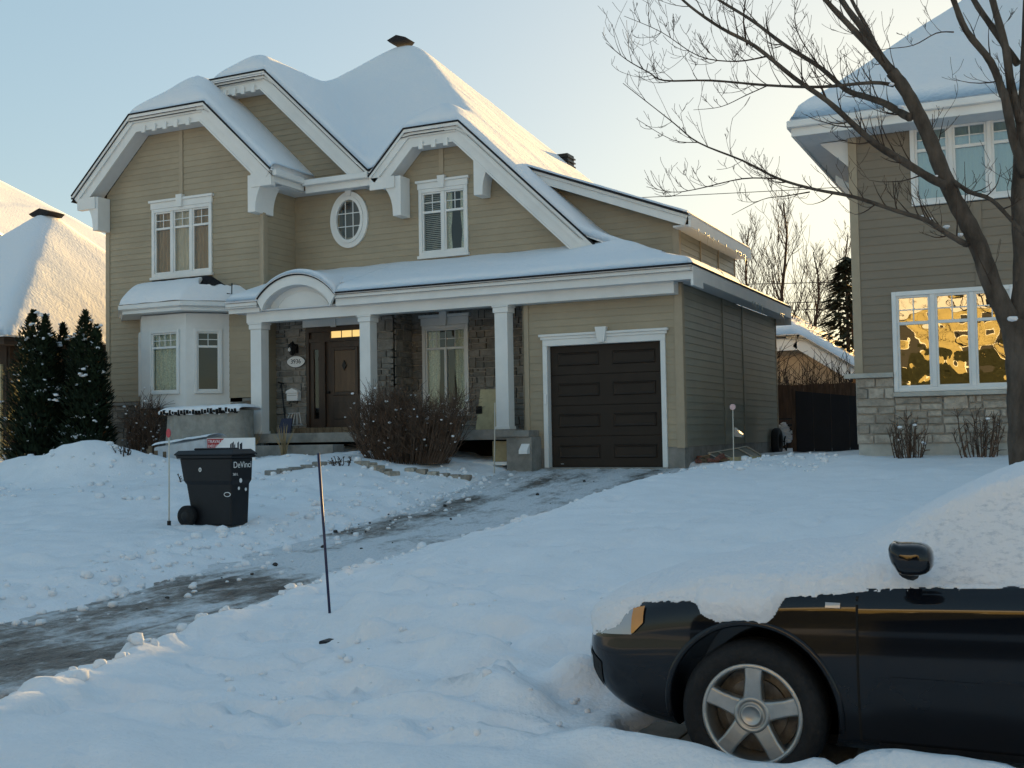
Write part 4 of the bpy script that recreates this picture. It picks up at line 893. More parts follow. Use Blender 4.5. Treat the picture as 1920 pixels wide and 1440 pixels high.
obj('frieze_panel', MB().prism([(EX + .35, 6.62), (XR0 - .031, 6.62), (XR0 - .031, 6.15)], YR + .05, YR + .2), M_WHITE, HR)
obj('eave_return', MB().prism([(EX + .45, 6.10), (XR0 - .03, 5.82), (XR0 - .03, 5.93), (EX + .45, 6.24)], YR + 1.0, YR + 3.2), M_WHITE, HR)

# ------------------------------------------------------------------ house on the left
HL = thing('house', (-27, 25, 1.1), 'brown neighbour house with a sunlit snowy hip roof behind the cedars', 'house')
CX, CY, CZ = -23.9, 20.4, 4.28
def lz_(x, y): return max(CZ + .98 * min(CX - x, y - CY, 34 - y), (CZ + .7 * min(-27.5 - x + 6, y - CY - 1.0, 42 - y)) if False else 0)
def lz2(x, y): return min(CZ + 1.08 * (CX - x), CZ + .866 * (y - CY), CZ + .866 * (30.4 - y), CZ + 1.08 * (x + 31.9))
HLR = roof_patch(HL, 'left_roof_snow', lz2, (-31.9, CX + .02), (CY - .03, 30.4), .20, 'snow on the brown house roof, its right face glowing in low sun', 'rf', step=.14)
fa, fb_ = onY(0, 334, 33), onY(108, 390, 33); fk = (fb_[2] - fa[2]) / (fb_[0] - fa[0])
roof_patch(HL, 'far_left_roof_snow', lambda x, y: min(fa[2] + fk * (x - fa[0]), fa[2] + 3) - .18, (fa[0] - 5, fb_[0] + 7.5), (25.5, 33), .18, 'higher snowy roof slope rising behind the left brown house', 'b', step=.3, deck=False)
obj('fascia', MB().box(CX - .04, CX, CY, 30.4, CZ - .22, CZ - .03).box(-31.9, CX - .041, CY, CY + .04, CZ - .22, CZ - .03), M_DWALL, HL)
obj('soffit', MB().box(CX - .7, CX - .041, CY + .05, 30.4, CZ - .21, CZ - .17), M_DWALL, HL)
for k in range(22):
    z = 1.0 + k * .145
    obj('plank', MB().add([(CX - .48, CY + .6, z), (CX - .48, 30, z), (CX - .495, 30, z + .145), (CX - .495, CY + .6, z + .145), (CX - .55, CY + .6, z), (CX - .55, 30, z), (CX - .55, 30, z + .145), (CX - .55, CY + .6, z + .145)], [(0, 1, 2, 3), (0, 4, 5, 1), (1, 5, 6, 2), (2, 6, 7, 3), (3, 7, 4, 0)]), M_DWALL, HL)
obj('wall', MB().box(-31.4, CX - .551, CY + .55, 30, .8, CZ - .2), M_DWALL, HL)
lp = onY(6, 720, CY + .53)
obj('door', MB().box(lp[0] - 1.0, lp[0] - .02, CY + .48, CY + .549, 1.2, 3.6), M_PLY, HL)
obj('roof_vent', MB().prism([(-28.2, 8.5), (-27.6, 8.5), (-27.45, 8.6), (-27.9, 8.74), (-28.35, 8.6)], 25.1, 25.7), M_BLACK, HL)

# ------------------------------------------------------------------ houses across the street (seen only mirrored in glass and paint)
HA = thing('house', (-1, -17, 0), 'sunlit yellow brick house across the street, seen mirrored in the windows', 'house')
ha = obj('wall', MB().box(-9, 9, -22, -16.5, 0, 7.2), M_YBRICK, HA)
for (xa, xb, za, zb) in ((-7.5, -5.5, 1.2, 2.8), (-3.4, -1.6, 1.2, 2.8), (2, 4.6, 1.0, 2.9), (-7.3, -5.7, 4.4, 5.9), (-3.2, -1.8, 4.4, 5.9), (.6, 2.0, 4.4, 5.9), (4.4, 6.0, 4.4, 5.9)):
    wf = obj('window', MB().box(xa - .1, xb + .1, -16.5 + .001, -16.44, za - .1, zb + .1), M_WHITE, HA); obj('pane', MB().box(xa, xb, -16.439, -16.42, za, zb), M_TARP, wf)
obj('roof', MB().add([(-9.6, -15.9, 7.2), (9.6, -15.9, 7.2), (9.6, -22.6, 7.2), (-9.6, -22.6, 7.2), (-5.5, -19.2, 10.2), (5.5, -19.2, 10.2)], [(0, 1, 5, 4), (1, 2, 5), (2, 3, 4, 5), (3, 0, 4), (0, 3, 2, 1)]), M_ROOFSNOW, HA)

hd = MB(); rs = random.Random(77)
for i in range(9000):
    x, z = rs.uniform(-11, 5), 4.9 * rs.random(); top_ = 4.3 + .35 * math.sin(x * 2.1) + .25 * math.sin(x * 5.3)
    if z > top_: continue
    y = -13.9 + rs.uniform(-.25, .25); a_ = rs.uniform(-.6, .6); hd.add([(x - .09, y, z), (x + .09, y + .05 * a_, z), (x + .06, y + .12, z + .28), (x - .06, y + .12, z + .28)], [(0, 1, 2, 3)])
HG = thing('added_hedge', (-3, -14.4, 0), 'tall dark hedge added across the street to darken the lower window reflection', 'hedge')  # added behind the camera so the lower window mirrors something dark
obj('foliage', hd, M_SPRUCE, HG, fixn=False); obj('core', MB().box(-11, 5, -14.8, -14.2, 0, 4.0), M_DARK, HG)
# ------------------------------------------------------------------ background between the houses
def px(p, Y): return onY(p[0], p[1], Y)
HB = thing('house', (-8, 46, 1), 'tan house far behind with snowy roof between the two houses', 'house')
a = px((1440, 600), 42); b_ = px((1512, 632), 42)
xl, xr = px((1440, 700), 42)[0], px((1545, 700), 42)[0]
zt = px((1460, 632), 42)[2]; zp = px((1470, 592), 42)[2]
obj('wall', MB().box(xl - 6, xr - .3, 42, 52, .8, zt - .1), M_TAN, HB)
obj('fascia', MB().box(xl - 6, px((1500, 632), 42)[0], 41.4, 41.45, zt - .55, zt), M_WHITE, HB)
xe = px((1500, 632), 41.4)[0]
pts = [(xe, zt), (px((1608, 690), 41.4)[0], px((1608, 690), 41.4)[2])]
obj('rake_board', strip(MB(), pts, .02, .5, 41.4, 41.46), M_WHITE, HB)
sl_ = (pts[1][1] - pts[0][1]) / (pts[1][0] - pts[0][0])
def hb_z(x, y): return min(zt + max(0, 0.75 * (y - 41.3)), zt + sl_ * (x - xe), zt + 2.1)
roof_patch(HB, 'far_roof_snow', hb_z, (xl - 6, pts[1][0]), (41.3, 52), .3, 'snow on the far tan house roof catching warm light', 'rf', step=.25)
obj('wall', MB().prism([(xe - 1, .8), (pts[1][0] - .3, .8), (pts[1][0] - .3, pts[1][1] - .5), (xe, zt - .5), (xe - 1, zt - .5)], 41.9, 42.0), M_TAN, HB)

H_BLOCK = thing('house', (1, 48, 1), 'unseen tan house added behind the taupe house to block the low sun', 'house')  # added out of view to stop the sun beam through the gap
obj('wall', MB().box(-6.2, 7, 46, 55, .8, 6.5), M_TAN, H_BLOCK)
obj('roof', MB().add([(-6.6, 45.4, 6.5), (7.5, 45.4, 6.5), (7.5, 55.6, 6.5), (-6.6, 55.6, 6.5), (-3.5, 50.5, 10.4), (4, 50.5, 10.4)], [(0, 1, 5, 4), (1, 2, 5), (2, 3, 4, 5), (3, 0, 4), (0, 3, 2, 1)]), M_ROOFSNOW, H_BLOCK)
# fences
FN = thing('wooden_fence', (-8, 33, 1), 'brown board fence behind the garage under the bare bushes', 'fence')
xa, xb = px((1440, 730), 33)[0], px((1640, 730), 33)[0]; zt_ = px((1470, 722), 33)[2]; k = 0; x = xa
while x < xb: obj('plank', MB().box(x, x + .138, 33 + .01 * (k % 2), 33.03 + .01 * (k % 2), .7, zt_ + random.uniform(-.02, .02)), M_WOODB, FN); x += .145; k += 1
obj('rail', MB().box(xa, xb, 33.05, 33.1, 1.2, 1.3), M_WOODB, FN)
BP = thing('dark_gate_panel', (-6, 28, 1), 'large black panel fence closing the gap between the houses', 'fence')
xa, xb = px((1491, 740), 28)[0], px((1625, 740), 28)[0]; za, zb = px((1491, 733), 28)[2], px((1606, 745), 28)[2]
for i in range(4):
    u0, u1 = xa + (xb - xa) * i / 4, xa + (xb - xa) * (i + 1) / 4
    obj('panel', MB().prism([(u0 + .004, .6), (u1 - .004, .6), (u1 - .004, za + (zb - za) * (i + 1) / 4), (u0 + .004, za + (zb - za) * i / 4)], 28, 28.03), M_TARP, BP)
obj('post', MB().box(xa - .09, xa - .001, 27.96, 28.06, .6, za + .06), M_WOODB, BP)
for i, (l0, l1, Y) in enumerate((((1100, 368), (1640, 338), 55), ((1380, 524), (1640, 516), 50), ((1380, 562), (1640, 551), 50), ((1380, 575), (1640, 566), 50))):
    p, q = Vector(px(l0, Y)), Vector(px(l1, Y)); d = (q - p).normalized(); p2, q2 = p - d * 14, q + d * 20
    tag(obj('power_line', MB().tube([p2.lerp(q2, s / 10) + Vector((0, 0, -.25 * math.sin(math.pi * s / 10))) for s in range(11)], .018, 4), M_WIRE), ['thin overhead wire crossing high above the shed dormer', 'upper of the three wires in front of the bare trees', 'middle wire of three against the yellow sky', 'lowest of the three wires above the far roof'][i], 'wire')

# ------------------------------------------------------------------ trees
def grow(mb, p, d, r, L_, lev, rs, spread=.5, taper=.7, minr=.004, n=5, up=.12, kids=(3, 5)):
    pts = [Vector(p)]; rr_ = [r]; d = Vector(d).normalized(); q = Vector(p); ns = 5
    for i in range(ns):
        d = (d + Vector((rs.uniform(-.16, .16), rs.uniform(-.16, .16), rs.uniform(-.1, .1) + up * .5))).normalized(); q = q + d * (L_ / ns); pts.append(q.copy()); rr_.append(max(minr, r * (1 - .75 * (i + 1) / ns)))
    mb.tube(pts, rr_, n if lev > 1 else 3, cap=False)
    if lev > 0:
        for k in range(rs.randint(*kids)):
            i = rs.randint(1, ns); ax_ = Vector((rs.uniform(-1, 1), rs.uniform(-1, 1), rs.uniform(-.3, .6))); nd = (pts[i] - pts[i - 1]).normalized() * (1 - spread) + ax_.normalized() * spread
            grow(mb, pts[i], nd, max(minr, rr_[i] * .7), L_ * rs.uniform(.4, .72), lev - 1, rs, spread, taper, minr, n, up, kids)
def bare_tree(x, y, h, label, seed, spread=.45, group=None, minr=.008):
    rs = random.Random(seed); z = base_z(x, y); t = thing('bare_tree', (x, y, z), label, 'tree', group); tr = MB(); cr = MB()
    pts = [Vector((x + .15 * math.sin(i * 1.3 + seed), y, z + h * i / 8)) for i in range(9)]; r0 = h * .013
    tr.tube(pts, [r0 * (1 - i / 9) + .012 for i in range(9)], 7); obj('trunk', tr, M_TWIG, t, smooth=True)
    for i in range(26):
        s = .14 + .84 * i / 26; p = pts[0].lerp(pts[-1], s); p.x += .15 * math.sin(s * 8 * 1.3 + seed); a_ = rs.uniform(0, 6.28)
        grow(cr, p, (math.cos(a_), math.sin(a_), 1.0 + .5 * s), max(minr, r0 * .34 * (1 - s) + .012), h * (.34 * (1 - s) + .07), 2, rs, spread, minr=minr, up=.25)
    obj('crown', cr, M_TWIG, t); return t
p = px((1472, 560), 46); bare_tree(p[0], 46, px((1472, 378), 46)[2] - 1, 'tall bare tree rising between the two houses against the sky', 5)
p = px((1405, 560), 50); bare_tree(p[0], 50, px((1410, 440), 50)[2] - 1, 'smaller bare tree just behind the dormer corner', 9)
p = px((1530, 560), 52); bare_tree(p[0], 52, px((1530, 470), 52)[2] - 1, 'low bare tree left of the far conifer', 12)
p = px((1592, 560), 54); bare_tree(p[0], 54, px((1590, 440), 54)[2] - 1, 'bare tree peeking out beside the taupe house wall', 15)
# conifer behind
def conifer(x, y, h, rad, label, seed, matl, n=2600):
    rs = random.Random(seed); z = base_z(x, y); t = thing('conifer', (x, y, z), label, 'tree'); obj('trunk', MB().tube([(x, y, z), (x, y, z + h)], [h * .02, .01], 7), M_BARK, t)
    mb = MB()
    for i in range(n):
        s = rs.random() ** 1.3; rr_ = rad * (1 - s) ** .8 * (.35 + .65 * rs.random() ** .5) * (.7 + .5 * abs(math.sin(s * 34))); a_ = rs.uniform(0, 6.28)
        c_ = Vector((x + rr_ * math.cos(a_), y + rr_ * math.sin(a_), z + .3 + s * (h - .3) - rr_ * .3)); o_ = Vector((math.cos(a_), math.sin(a_), -.35)) * (.28 + .2 * rs.random()); sd = Vector((-math.sin(a_), math.cos(a_), rs.uniform(-.4, .4))) * .09
        mb.add([c_ - sd, c_ + sd, c_ + o_ + sd * .2, c_ + o_ - sd * .2], [(0, 1, 2, 3)])
    obj('crown', mb, matl, t, fixn=False); return t
p = px((1592, 700), 44); conifer(p[0], 44, px((1590, 478), 44)[2] - 1, 2.2, 'dark conifer beyond the fence at the edge of the taupe house', 3, M_SPRUCE)
# bushes behind the fence
def bush(x, y, z, w, h, n, label, seed, matl, cat='shrub', name='bare_shrub', tw=.006, snowy=0, lean=.35, fork=3, d=None, group=None):
    rs = random.Random(seed); mb = MB(); d = d or w * .7; tips = []
    for i in range(n):
        a_ = rs.uniform(0, 6.28); q = math.sqrt(rs.random()); bx_, by_ = x + .30 * w * q * math.cos(a_), y + .30 * d * q * math.sin(a_); hh = h * rs.uniform(.55, 1.0) * (1 - .12 * q * q) * (1 + .12 * math.sin(bx_ * 5 + seed))
        tx, ty = x + .5 * w * q * math.cos(a_) + rs.uniform(-.08, .08), y + .5 * d * q * math.sin(a_); pts = []
        for k in range(6):
            s = k / 5; pts.append(Vector((bx_ + (tx - bx_) * s ** .8 + rs.uniform(-.03, .03) * s, by_ + (ty - by_) * s ** .8 + rs.uniform(-.03, .03) * s, z - .05 + (hh + .05) * s)))
        mb.tube(pts, [tw * (1.5 - 1.0 * k / 5) for k in range(6)], 3, cap=False)
        for _ in range(fork):
            k = rs.randint(1, 4); p_ = pts[k]; dr_ = Vector((rs.uniform(-1, 1), rs.uniform(-1, 1), rs.uniform(.2, 1.4))).normalized() * hh * rs.uniform(.12, .42); mb.tube([p_, p_ + dr_ * .5 + Vector((0, 0, .02)), p_ + dr_], [tw * .9, tw * .7, tw * .45], 3, cap=False); tips.append(p_ + dr_ * rs.random())
        tips.append(pts[-1])
    if snowy:
        t = thing(name, (x, y, z), label, cat, group); obj('stems', mb, matl, t, fixn=False); sm = MB()
        for _ in range(snowy):
            c_ = rs.choice(tips); blob(sm, c_, rs.uniform(.012, .04), rs)
        q = obj('snow_tufts', sm, M_SNOW, t, smooth=True); q['kind'] = 'stuff'
    else: t = tag(obj(name, mb, matl, fixn=False), label, cat, group)
    return t
def blob(mb, c_, r, rs, flat=.6):
    k = len(mb.v); n1, n2 = 6, 4
    mb.v.append((c_[0], c_[1], c_[2] + r * flat))
    for i in range(1, n2):
        for j in range(n1):
            ph = math.pi * i / n2; th = 2 * math.pi * j / n1; q = r * rs.uniform(.8, 1.25); mb.v.append((c_[0] + q * math.sin(ph) * math.cos(th), c_[1] + q * math.sin(ph) * math.sin(th), c_[2] + q * flat * math.cos(ph)))
    mb.v.append((c_[0], c_[1], c_[2] - r * flat)); e_ = len(mb.v) - 1
    for j in range(n1):
        mb.f.append((k, k + 1 + j, k + 1 + (j + 1) % n1)); mb.f.append((e_, e_ - n1 + (j + 1) % n1, e_ - n1 + j))
        for i in range(n2 - 2): mb.f.append((k + 1 + i * n1 + j, k + 1 + (i + 1) * n1 + j, k + 1 + (i + 1) * n1 + (j + 1) % n1, k + 1 + i * n1 + (j + 1) % n1))
for i, (q, Y, w_, top_) in enumerate(((1480, 35, 2.2, 640), (1530, 36, 2.4, 665), (1575, 35, 2.0, 660), (1450, 37, 1.6, 650))):
    p = px((q, top_), Y); bush(p[0], Y, 1.1, w_, p[2] - 1.1, 46, ['tangled bare bush behind the brown fence near the garage', 'bare bush in the middle of the gap above the black panel', 'bare bush against the conifer above the black panel', 'thin bare bush at the back corner of the garage'][i], 40 + i, M_TWIG, tw=.012, fork=5)
# snow-covered bicycle by the gap
BK = thing('bicycle', (-6.6, 29.5, 1.0), 'snow-covered bicycle leaning by the black panel behind the garage', 'bicycle')
p0 = px((1467, 838), 29.6); p1 = px((1484, 838), 29.6)
for i, q in enumerate((1463, 1484)):
    c_ = px((q, 830), 29.6 + i * .2); obj('wheel', MB().tube([(c_[0] + .30 * math.cos(a_) * .45, c_[1] + .30 * math.cos(a_) * .85, c_[2] + .30 * math.sin(a_)) for a_ in [k * math.pi / 10 for k in range(21)]], .02, 5), M_RUBBER, BK)
f0, f1, f2, f3 = [Vector(px(q, 29.7)) for q in ((1464, 800), (1484, 805), (1474, 833), (1490, 826))]
for i, (a_, b2) in enumerate(((f0, f2), (f0, f1), (f1, f2), (f1, f3))): obj('frame_tube', MB().tube([a_, b2], .022, 6), M_BRONZE, BK)
obj('handlebar', MB().tube([Vector(px((1461, 786), 29.7)), Vector(px((1487, 785), 29.7))], .018, 6), M_BRONZE, BK)
obj('saddle', MB().box(f1.x - .08, f1.x + .08, f1.y - .12, f1.y + .12, f1.z + .08, f1.z + .14), M_BRONZE, BK, bevel=.02)
sm = MB(); rs_ = random.Random(5)
for _ in range(60):
    c_ = f0.lerp(rs_.choice((f1, f2, f3)), rs_.random()) + Vector((rs_.uniform(-.1, .1), -.05, rs_.uniform(-.25, .1))); blob(sm, c_, rs_.uniform(.03, .10), rs_)
q = obj('snow_tufts', sm, M_SNOW, BK, smooth=True); q['kind'] = 'stuff'
c_ = px((1457, 835), 28.6); tag(obj('tyre', MB().lathe([(.20, -.08), (.31, -.09), (.34, -.05), (.34, .05), (.31, .09), (.20, .08), (.20, -.08)], (XG + .14, 28.7, 1.26), 'X', 24), M_RUBBER, smooth=True), 'black tyre leaning against the back end of the garage side wall', 'tyre')

# foreground maple: main stem and limbs at about eleven metres from the camera
TR = thing('maple_tree', (onY(1925, 900, 11.5)[0], 11.5, gz(onY(1925, 900, 11.5)[0], 11.5)), 'bare forked tree with long branches in front of the taupe house', 'tree')
rs = random.Random(21); BASE = Vector(TR.location)
def limb(pixels, y0, y1, r0, r1, name='limb', twigs=0, n=8, tl=.5):
    P_ = []; m_ = len(pixels)
    for i, q in enumerate(pixels):
        s = i / max(1, m_ - 1); P_.append(Vector(onY(q[0], q[1], y0 + (y1 - y0) * s)))
    Q = []
    for i in range(m_ - 1):
        a_, b2 = P_[max(0, i - 1)], P_[i]; c_, d_ = P_[i + 1], P_[min(m_ - 1, i + 2)]
        for k in range(4):
            t = k / 4; Q.append(.5 * ((2 * b2) + (c_ - a_) * t + (2 * a_ - 5 * b2 + 4 * c_ - d_) * t * t + (3 * b2 - a_ - 3 * c_ + d_) * t ** 3))
    Q.append(P_[-1]); nn = len(Q); rad = [.78 * (r0 + (r1 - r0) * (i / (nn - 1)) ** .8) * (1 + .05 * math.sin(i * 2.1)) for i in range(nn)]
    ob = obj(name, MB().tube(Q, rad, n), M_BARK if r0 > .02 else M_TWIG, TR, smooth=True)
    if twigs:
        mb = MB()
        for k in range(twigs):
            i = int((.12 + .88 * (k + rs.random() * .8) / twigs) * (nn - 2)); i = min(nn - 2, max(1, i)); tdir = (Q[i + 1] - Q[i - 1]).normalized()
            sd = Vector((rs.uniform(-.6, .6), rs.uniform(-.9, .9), rs.choice((1, 1, -1)) * rs.uniform(.4, 1.1))).normalized(); d_ = (tdir * .9 + sd * .9).normalized()
            grow(mb, Q[i], d_, max(.0035, min(.008, rad[i] * .4)), tl * rs.uniform(.4, 1.2), 2, rs, .55, minr=.0022, n=4, up=.3, kids=(1, 3))
        q = obj('twigs', mb, M_TWIG, ob, fixn=False); q['kind'] = 'stuff'
    return Q
mr = .003
limb([(1928, 1000), (1922, 900), (1918, 800), (1914, 700), (1908, 640), (1905, 600)], 11.5, 11.5, .19, .150, 'trunk', 0, 12)
limb([(1906, 640), (1915, 560), (1916, 480), (1910, 380), (1914, 280), (1922, 160), (1926, 40), (1932, -120)], 11.5, 11.9, .13, .05, 'limb', 5, 10)
limb([(1904, 640), (1888, 592), (1862, 540), (1838, 470), (1815, 420), (1790, 375), (1762, 310), (1745, 265), (1720, 210), (1695, 165), (1672, 135)], 11.5, 11.3, .135, .075, 'limb', 6, 10)
limb([(1674, 138), (1640, 98), (1590, 45), (1545, -4), (1480, -90)], 11.3, 11.1, .055, .025, 'limb', 5)
limb([(1676, 138), (1650, 105), (1618, 55), (1578, 0), (1530, -90)], 11.3, 11.7, .058, .03, 'limb', 4)
limb([(1664, 120), (1645, 90), (1622, 45), (1597, 0), (1575, -60)], 11.3, 11.9, .035, .02, 'branch', 3)
limb([(1775, 348), (1746, 335), (1683, 296), (1644, 272), (1605, 238), (1552, 190), (1489, 146), (1416, 87), (1353, 53), (1294, 12), (1250, -30)], 11.35, 10.3, .058, .012, 'branch', 30, 8, .42)
limb([(1706, 220), (1693, 214), (1659, 194), (1625, 182), (1586, 168), (1537, 126), (1469, 83), (1411, 39), (1348, 0), (1290, -40)], 11.3, 12.1, .055, .015, 'branch', 24, 8, .40)
limb([(1676, 160), (1635, 155), (1537, 163), (1440, 160), (1333, 151), (1246, 151), (1217, 136), (1175, 112), (1136, 80)], 11.3, 10.8, .026, .004, 'branch', 26, 6, .38)
limb([(1812, 458), (1800, 452), (1771, 435), (1737, 413), (1683, 396), (1600, 369), (1528, 355), (1460, 335), (1392, 301), (1309, 267), (1260, 228), (1168, 156)], 11.4, 10.2, .042, .004, 'branch', 32, 7, .34)
limb([(1460, 335), (1392, 335), (1304, 355), (1260, 360), (1212, 350)], 10.75, 10.4, .011, .003, 'branch', 13, 5, .28)
limb([(1518, 360), (1470, 368), (1430, 374), (1372, 403)], 10.9, 11.3, .010, .003, 'branch', 6, 5, .22)
limb([(1440, 160), (1400, 178), (1352, 200), (1300, 206)], 11.0, 10.6, .009, .003, 'branch', 6, 5, .25)
limb([(1537, 126), (1500, 70), (1490, 30), (1496, 0)], 11.8, 11.6, .010, .004, 'branch', 5, 5, .25)
limb([(1440, 105), (1380, 115), (1310, 105), (1240, 60), (1170, 30)], 10.7, 10.4, .012, .003, 'branch', 24, 5, .32)
limb([(1400, 85), (1394, 40), (1398, 0), (1405, -40)], 10.6, 10.8, .012, .006, 'branch', 5, 5, .3)
limb([(1309, 267), (1260, 262), (1192, 222)], 10.5, 10.3, .007, .003, 'branch', 4, 5, .2)
limb([(1785, 338), (1819, 360), (1858, 374), (1897, 413), (1930, 450)], 11.35, 11.1, .030, .022, 'branch', 5, 7, .35)
limb([(1882, 180), (1858, 117), (1812, 58), (1788, 0), (1760, -80)], 11.7, 11.5, .05, .03, 'limb', 7, 8, .4)
limb([(1915, 230), (1896, 163), (1885, 87), (1861, 0), (1845, -80)], 11.7, 12.0, .06, .035, 'limb', 5, 8, .4)
limb([(1922, 330), (1900, 260), (1886, 190), (1880, 170)], 11.6, 11.7, .06, .052, 'limb', 2, 8, .4)
limb([(1908, 120), (1861, 52), (1826, 0), (1800, -60)], 11.9, 12.3, .045, .03, 'limb', 4, 8, .4)
limb([(1788, 60), (1756, 62), (1712, 85), (1660, 92), (1622, 100)], 11.5, 11.0, .010, .003, 'branch', 4, 5, .25)
sm = MB()
for (q, Y, r_) in (((1898, 598), 11.38, .05), ((1800, 440), 11.33, .03), ((1672, 158), 11.2, .03), ((1775, 425), 11.3, .03), ((1690, 200), 11.2, .035), ((1755, 330), 11.25, .02), ((1745, 410), 11.2, .02), ((1730, 405), 11.2, .018)):
    blob(sm, onY(q[0], q[1], Y), r_, rs, .5)
q = obj('snow_tufts', sm, M_SNOW, TR, smooth=True); q['kind'] = 'stuff'

# ------------------------------------------------------------------ cedars by the left house
def cedar(pxc, Y, top_px, w, label, seed, tips, n=5200, snow=60):
    x = px((pxc, 800), Y)[0]; z = gz(x, Y) - .1; h = px((pxc, top_px), Y)[2] - z; rs = random.Random(seed)
    t = thing('cedar_tree', (x, Y, z), label, 'tree', 'cedars beside the beige house'); obj('trunk', MB().tube([(x, Y, z), (x, Y, z + h * .8)], [.07, .02], 7), M_BARK, t); mb = MB(); sm = MB()
    spires = [(0, 0, 1.0)] + tips
    for i in range(n):
        sx, sy, sh_ = rs.choice(spires); s = rs.random() ** 1.05; hh = h * sh_; rr_ = w * .5 * (1 - s ** 2.6) * (.75 if sh_ < 1 else 1) * (.55 + .45 * rs.random() ** .4) * (1 + .15 * math.sin(s * 23 + seed)); a_ = rs.uniform(0, 6.28)
        c_ = Vector((x + sx * (.4 + .6 * s) + rr_ * math.cos(a_), Y + sy + rr_ * math.sin(a_), z + .05 + s * hh)); out = Vector((math.cos(a_), math.sin(a_), .9)).normalized(); sd = Vector((-math.sin(a_), math.cos(a_), rs.uniform(-.5, .5))).normalized()
        l_, w_ = rs.uniform(.09, .2) * (1 - .45 * s), rs.uniform(.02, .045)
        mb.add([c_ - sd * w_, c_ + sd * w_, c_ + out * l_ + sd * w_ * .3, c_ + out * l_ - sd * w_ * .3], [(0, 1, 2, 3)])
        if i < snow * 3 and rs.random() < .4 and math.sin(a_) < .4: [blob(sm, c_ + out * .06 + Vector((rs.gauss(0, .05), rs.gauss(0, .04), rs.gauss(0, .02))), rs.choice((.02, .03, .04, .06)) * rs.uniform(.6, 1.2), rs, .5) for _k in range(rs.choice((1, 2, 4, 6)))]
    obj('crown', mb, M_CEDAR, t, fixn=False); q = obj('snow_tufts', sm, M_SNOW, t, smooth=True); q['kind'] = 'stuff'; return t
cedar(62, 19.6, 588, 1.55, 'leftmost dark cedar with several tips and snow tufts', 1, [(.30, .1, .97), (-.30, .2, .9), (.5, -.1, .90)], 9000, 120)
cedar(118, 20.4, 612, 1.0, 'short dark cedar standing between the two taller cedars', 2, [(.25, .1, .9)], 4200, 50)
cedar(160, 19.9, 588, 1.25, 'pointed dark cedar against the beige house corner', 4, [(.36, 0, .9), (-.2, .1, .86)], 7500, 80)

# ------------------------------------------------------------------ shrubs and garden things
def gp(pxx, pyy, Y): p = onY(pxx, pyy, Y); return p[0], gz(p[0], Y)
x, z = gp(270, 830, 20.9); bush(x, 20.9, z, 1.15, onY(270, 738, 20.9)[2] - z, 120, 'small brown bare shrub in front of the stone base by the bay window', 61, M_TWIGB, tw=.007, snowy=60, fork=5)
x, z = gp(765, 860, 19.7); bush(x, 19.7, z, 3.0, onY(765, 722, 19.7)[2] - z, 640, 'large dense bare shrub in front of the porch window', 62, M_TWIGB, tw=.0055, snowy=150, fork=9, d=1.3)
def tuft(x, y, z, h, w, label, seed):
    rs = random.Random(seed); mb = MB()
    for i in range(46):
        a_ = rs.uniform(0, 6.28); q = rs.random(); hh = h * rs.uniform(.6, 1); e_ = Vector((x + w * q * math.cos(a_), y + w * q * math.sin(a_), z + hh)); b2 = Vector((x + .04 * math.cos(a_), y + .04 * math.sin(a_), z - .03)); md = b2.lerp(e_, .5) - Vector((math.cos(a_), math.sin(a_), 0)) * w * q * .2
        mb.tube([b2, md, e_], [.007, .005, .002], 3, cap=False)
    tag(obj('dry_grass_tuft', mb, M_STRAW, fixn=False), label, 'grass')
x, z = gp(472, 815, 20.5); tuft(x, 20.5, 1.15, .62, .28, 'dry straw grass tuft beside the left porch column', 1)
x, z = gp(532, 820, 20.1); tuft(x, 20.1, 1.18, .72, .34, 'dry straw grass tuft on the porch steps', 2)
for i, (q, Y, w_, h_) in enumerate(((1705, 19.9, .75, .75), (1838, 19.9, 1.0, .85))):
    x, z = gp(q, 850, Y); bush(x, Y, z, w_, h_, 26, ['withered brown plant at the foot of the stone base left of centre', 'withered plant under the large window near the tree trunk'][i], 70 + i, M_TWIGB, tw=.009, fork=4, snowy=5, d=.4, name='withered_plant', cat='plant')
# wrapped hedge: grey cloth with a snowy ragged rim
t = thing('wrapped_hedge', (-18.3, 20.2, 1.2), 'hedge wrapped in grey winter cloth with a snowy ragged top', 'hedge')
xa, xb = onY(303, 800, 20.0)[0], onY(448, 800, 20.0)[0]; zt0, zt1 = onY(303, 775, 20.0)[2], onY(448, 768, 20.0)[2]; zb_ = 1.0
def wrap(u, v):
    a_ = u * 2 * math.pi; cxm, hw = (xa + xb) / 2, (xb - xa) / 2; sq = .5
    cx_ = math.copysign(abs(math.cos(a_)) ** sq, math.cos(a_)); sy_ = math.copysign(abs(math.sin(a_)) ** sq, math.sin(a_)); x = cxm + hw * cx_ * (1 + .02 * math.sin(v * 5)); y = 20.35 + .38 * sy_; zt2 = zt0 + (zt1 - zt0) * (x - xa) / (xb - xa)
    rr_ = .02 * fbm(x * 3, y * 3 + v, 2) + .012 * math.sin(x * 30 + 3 * v)
    return (x, y + rr_, zb_ + (zt2 - zb_) * v + .015 * fbm(x * 4, 2, 5) * v)
obj('cloth', MB().grid(wrap, axis([(0, 1, .008)]), axis([(0, 1, .08)])), M_FABRIC, t, smooth=True, fixn=False)
hm = MB()
for k in range(26):
    x = xa + .05 + (xb - xa - .1) * k / 25; zt2 = zt0 + (zt1 - zt0) * (x - xa) / (xb - xa); q_ = rs.uniform(.012, .032); hm.box(x - q_, x + q_, 19.915, 20.0, zt2 - rs.uniform(.03, .08), zt2 + rs.uniform(.0, .07))
obj('clipped_stems', hm, M_DARK, t)['kind'] = 'stuff'
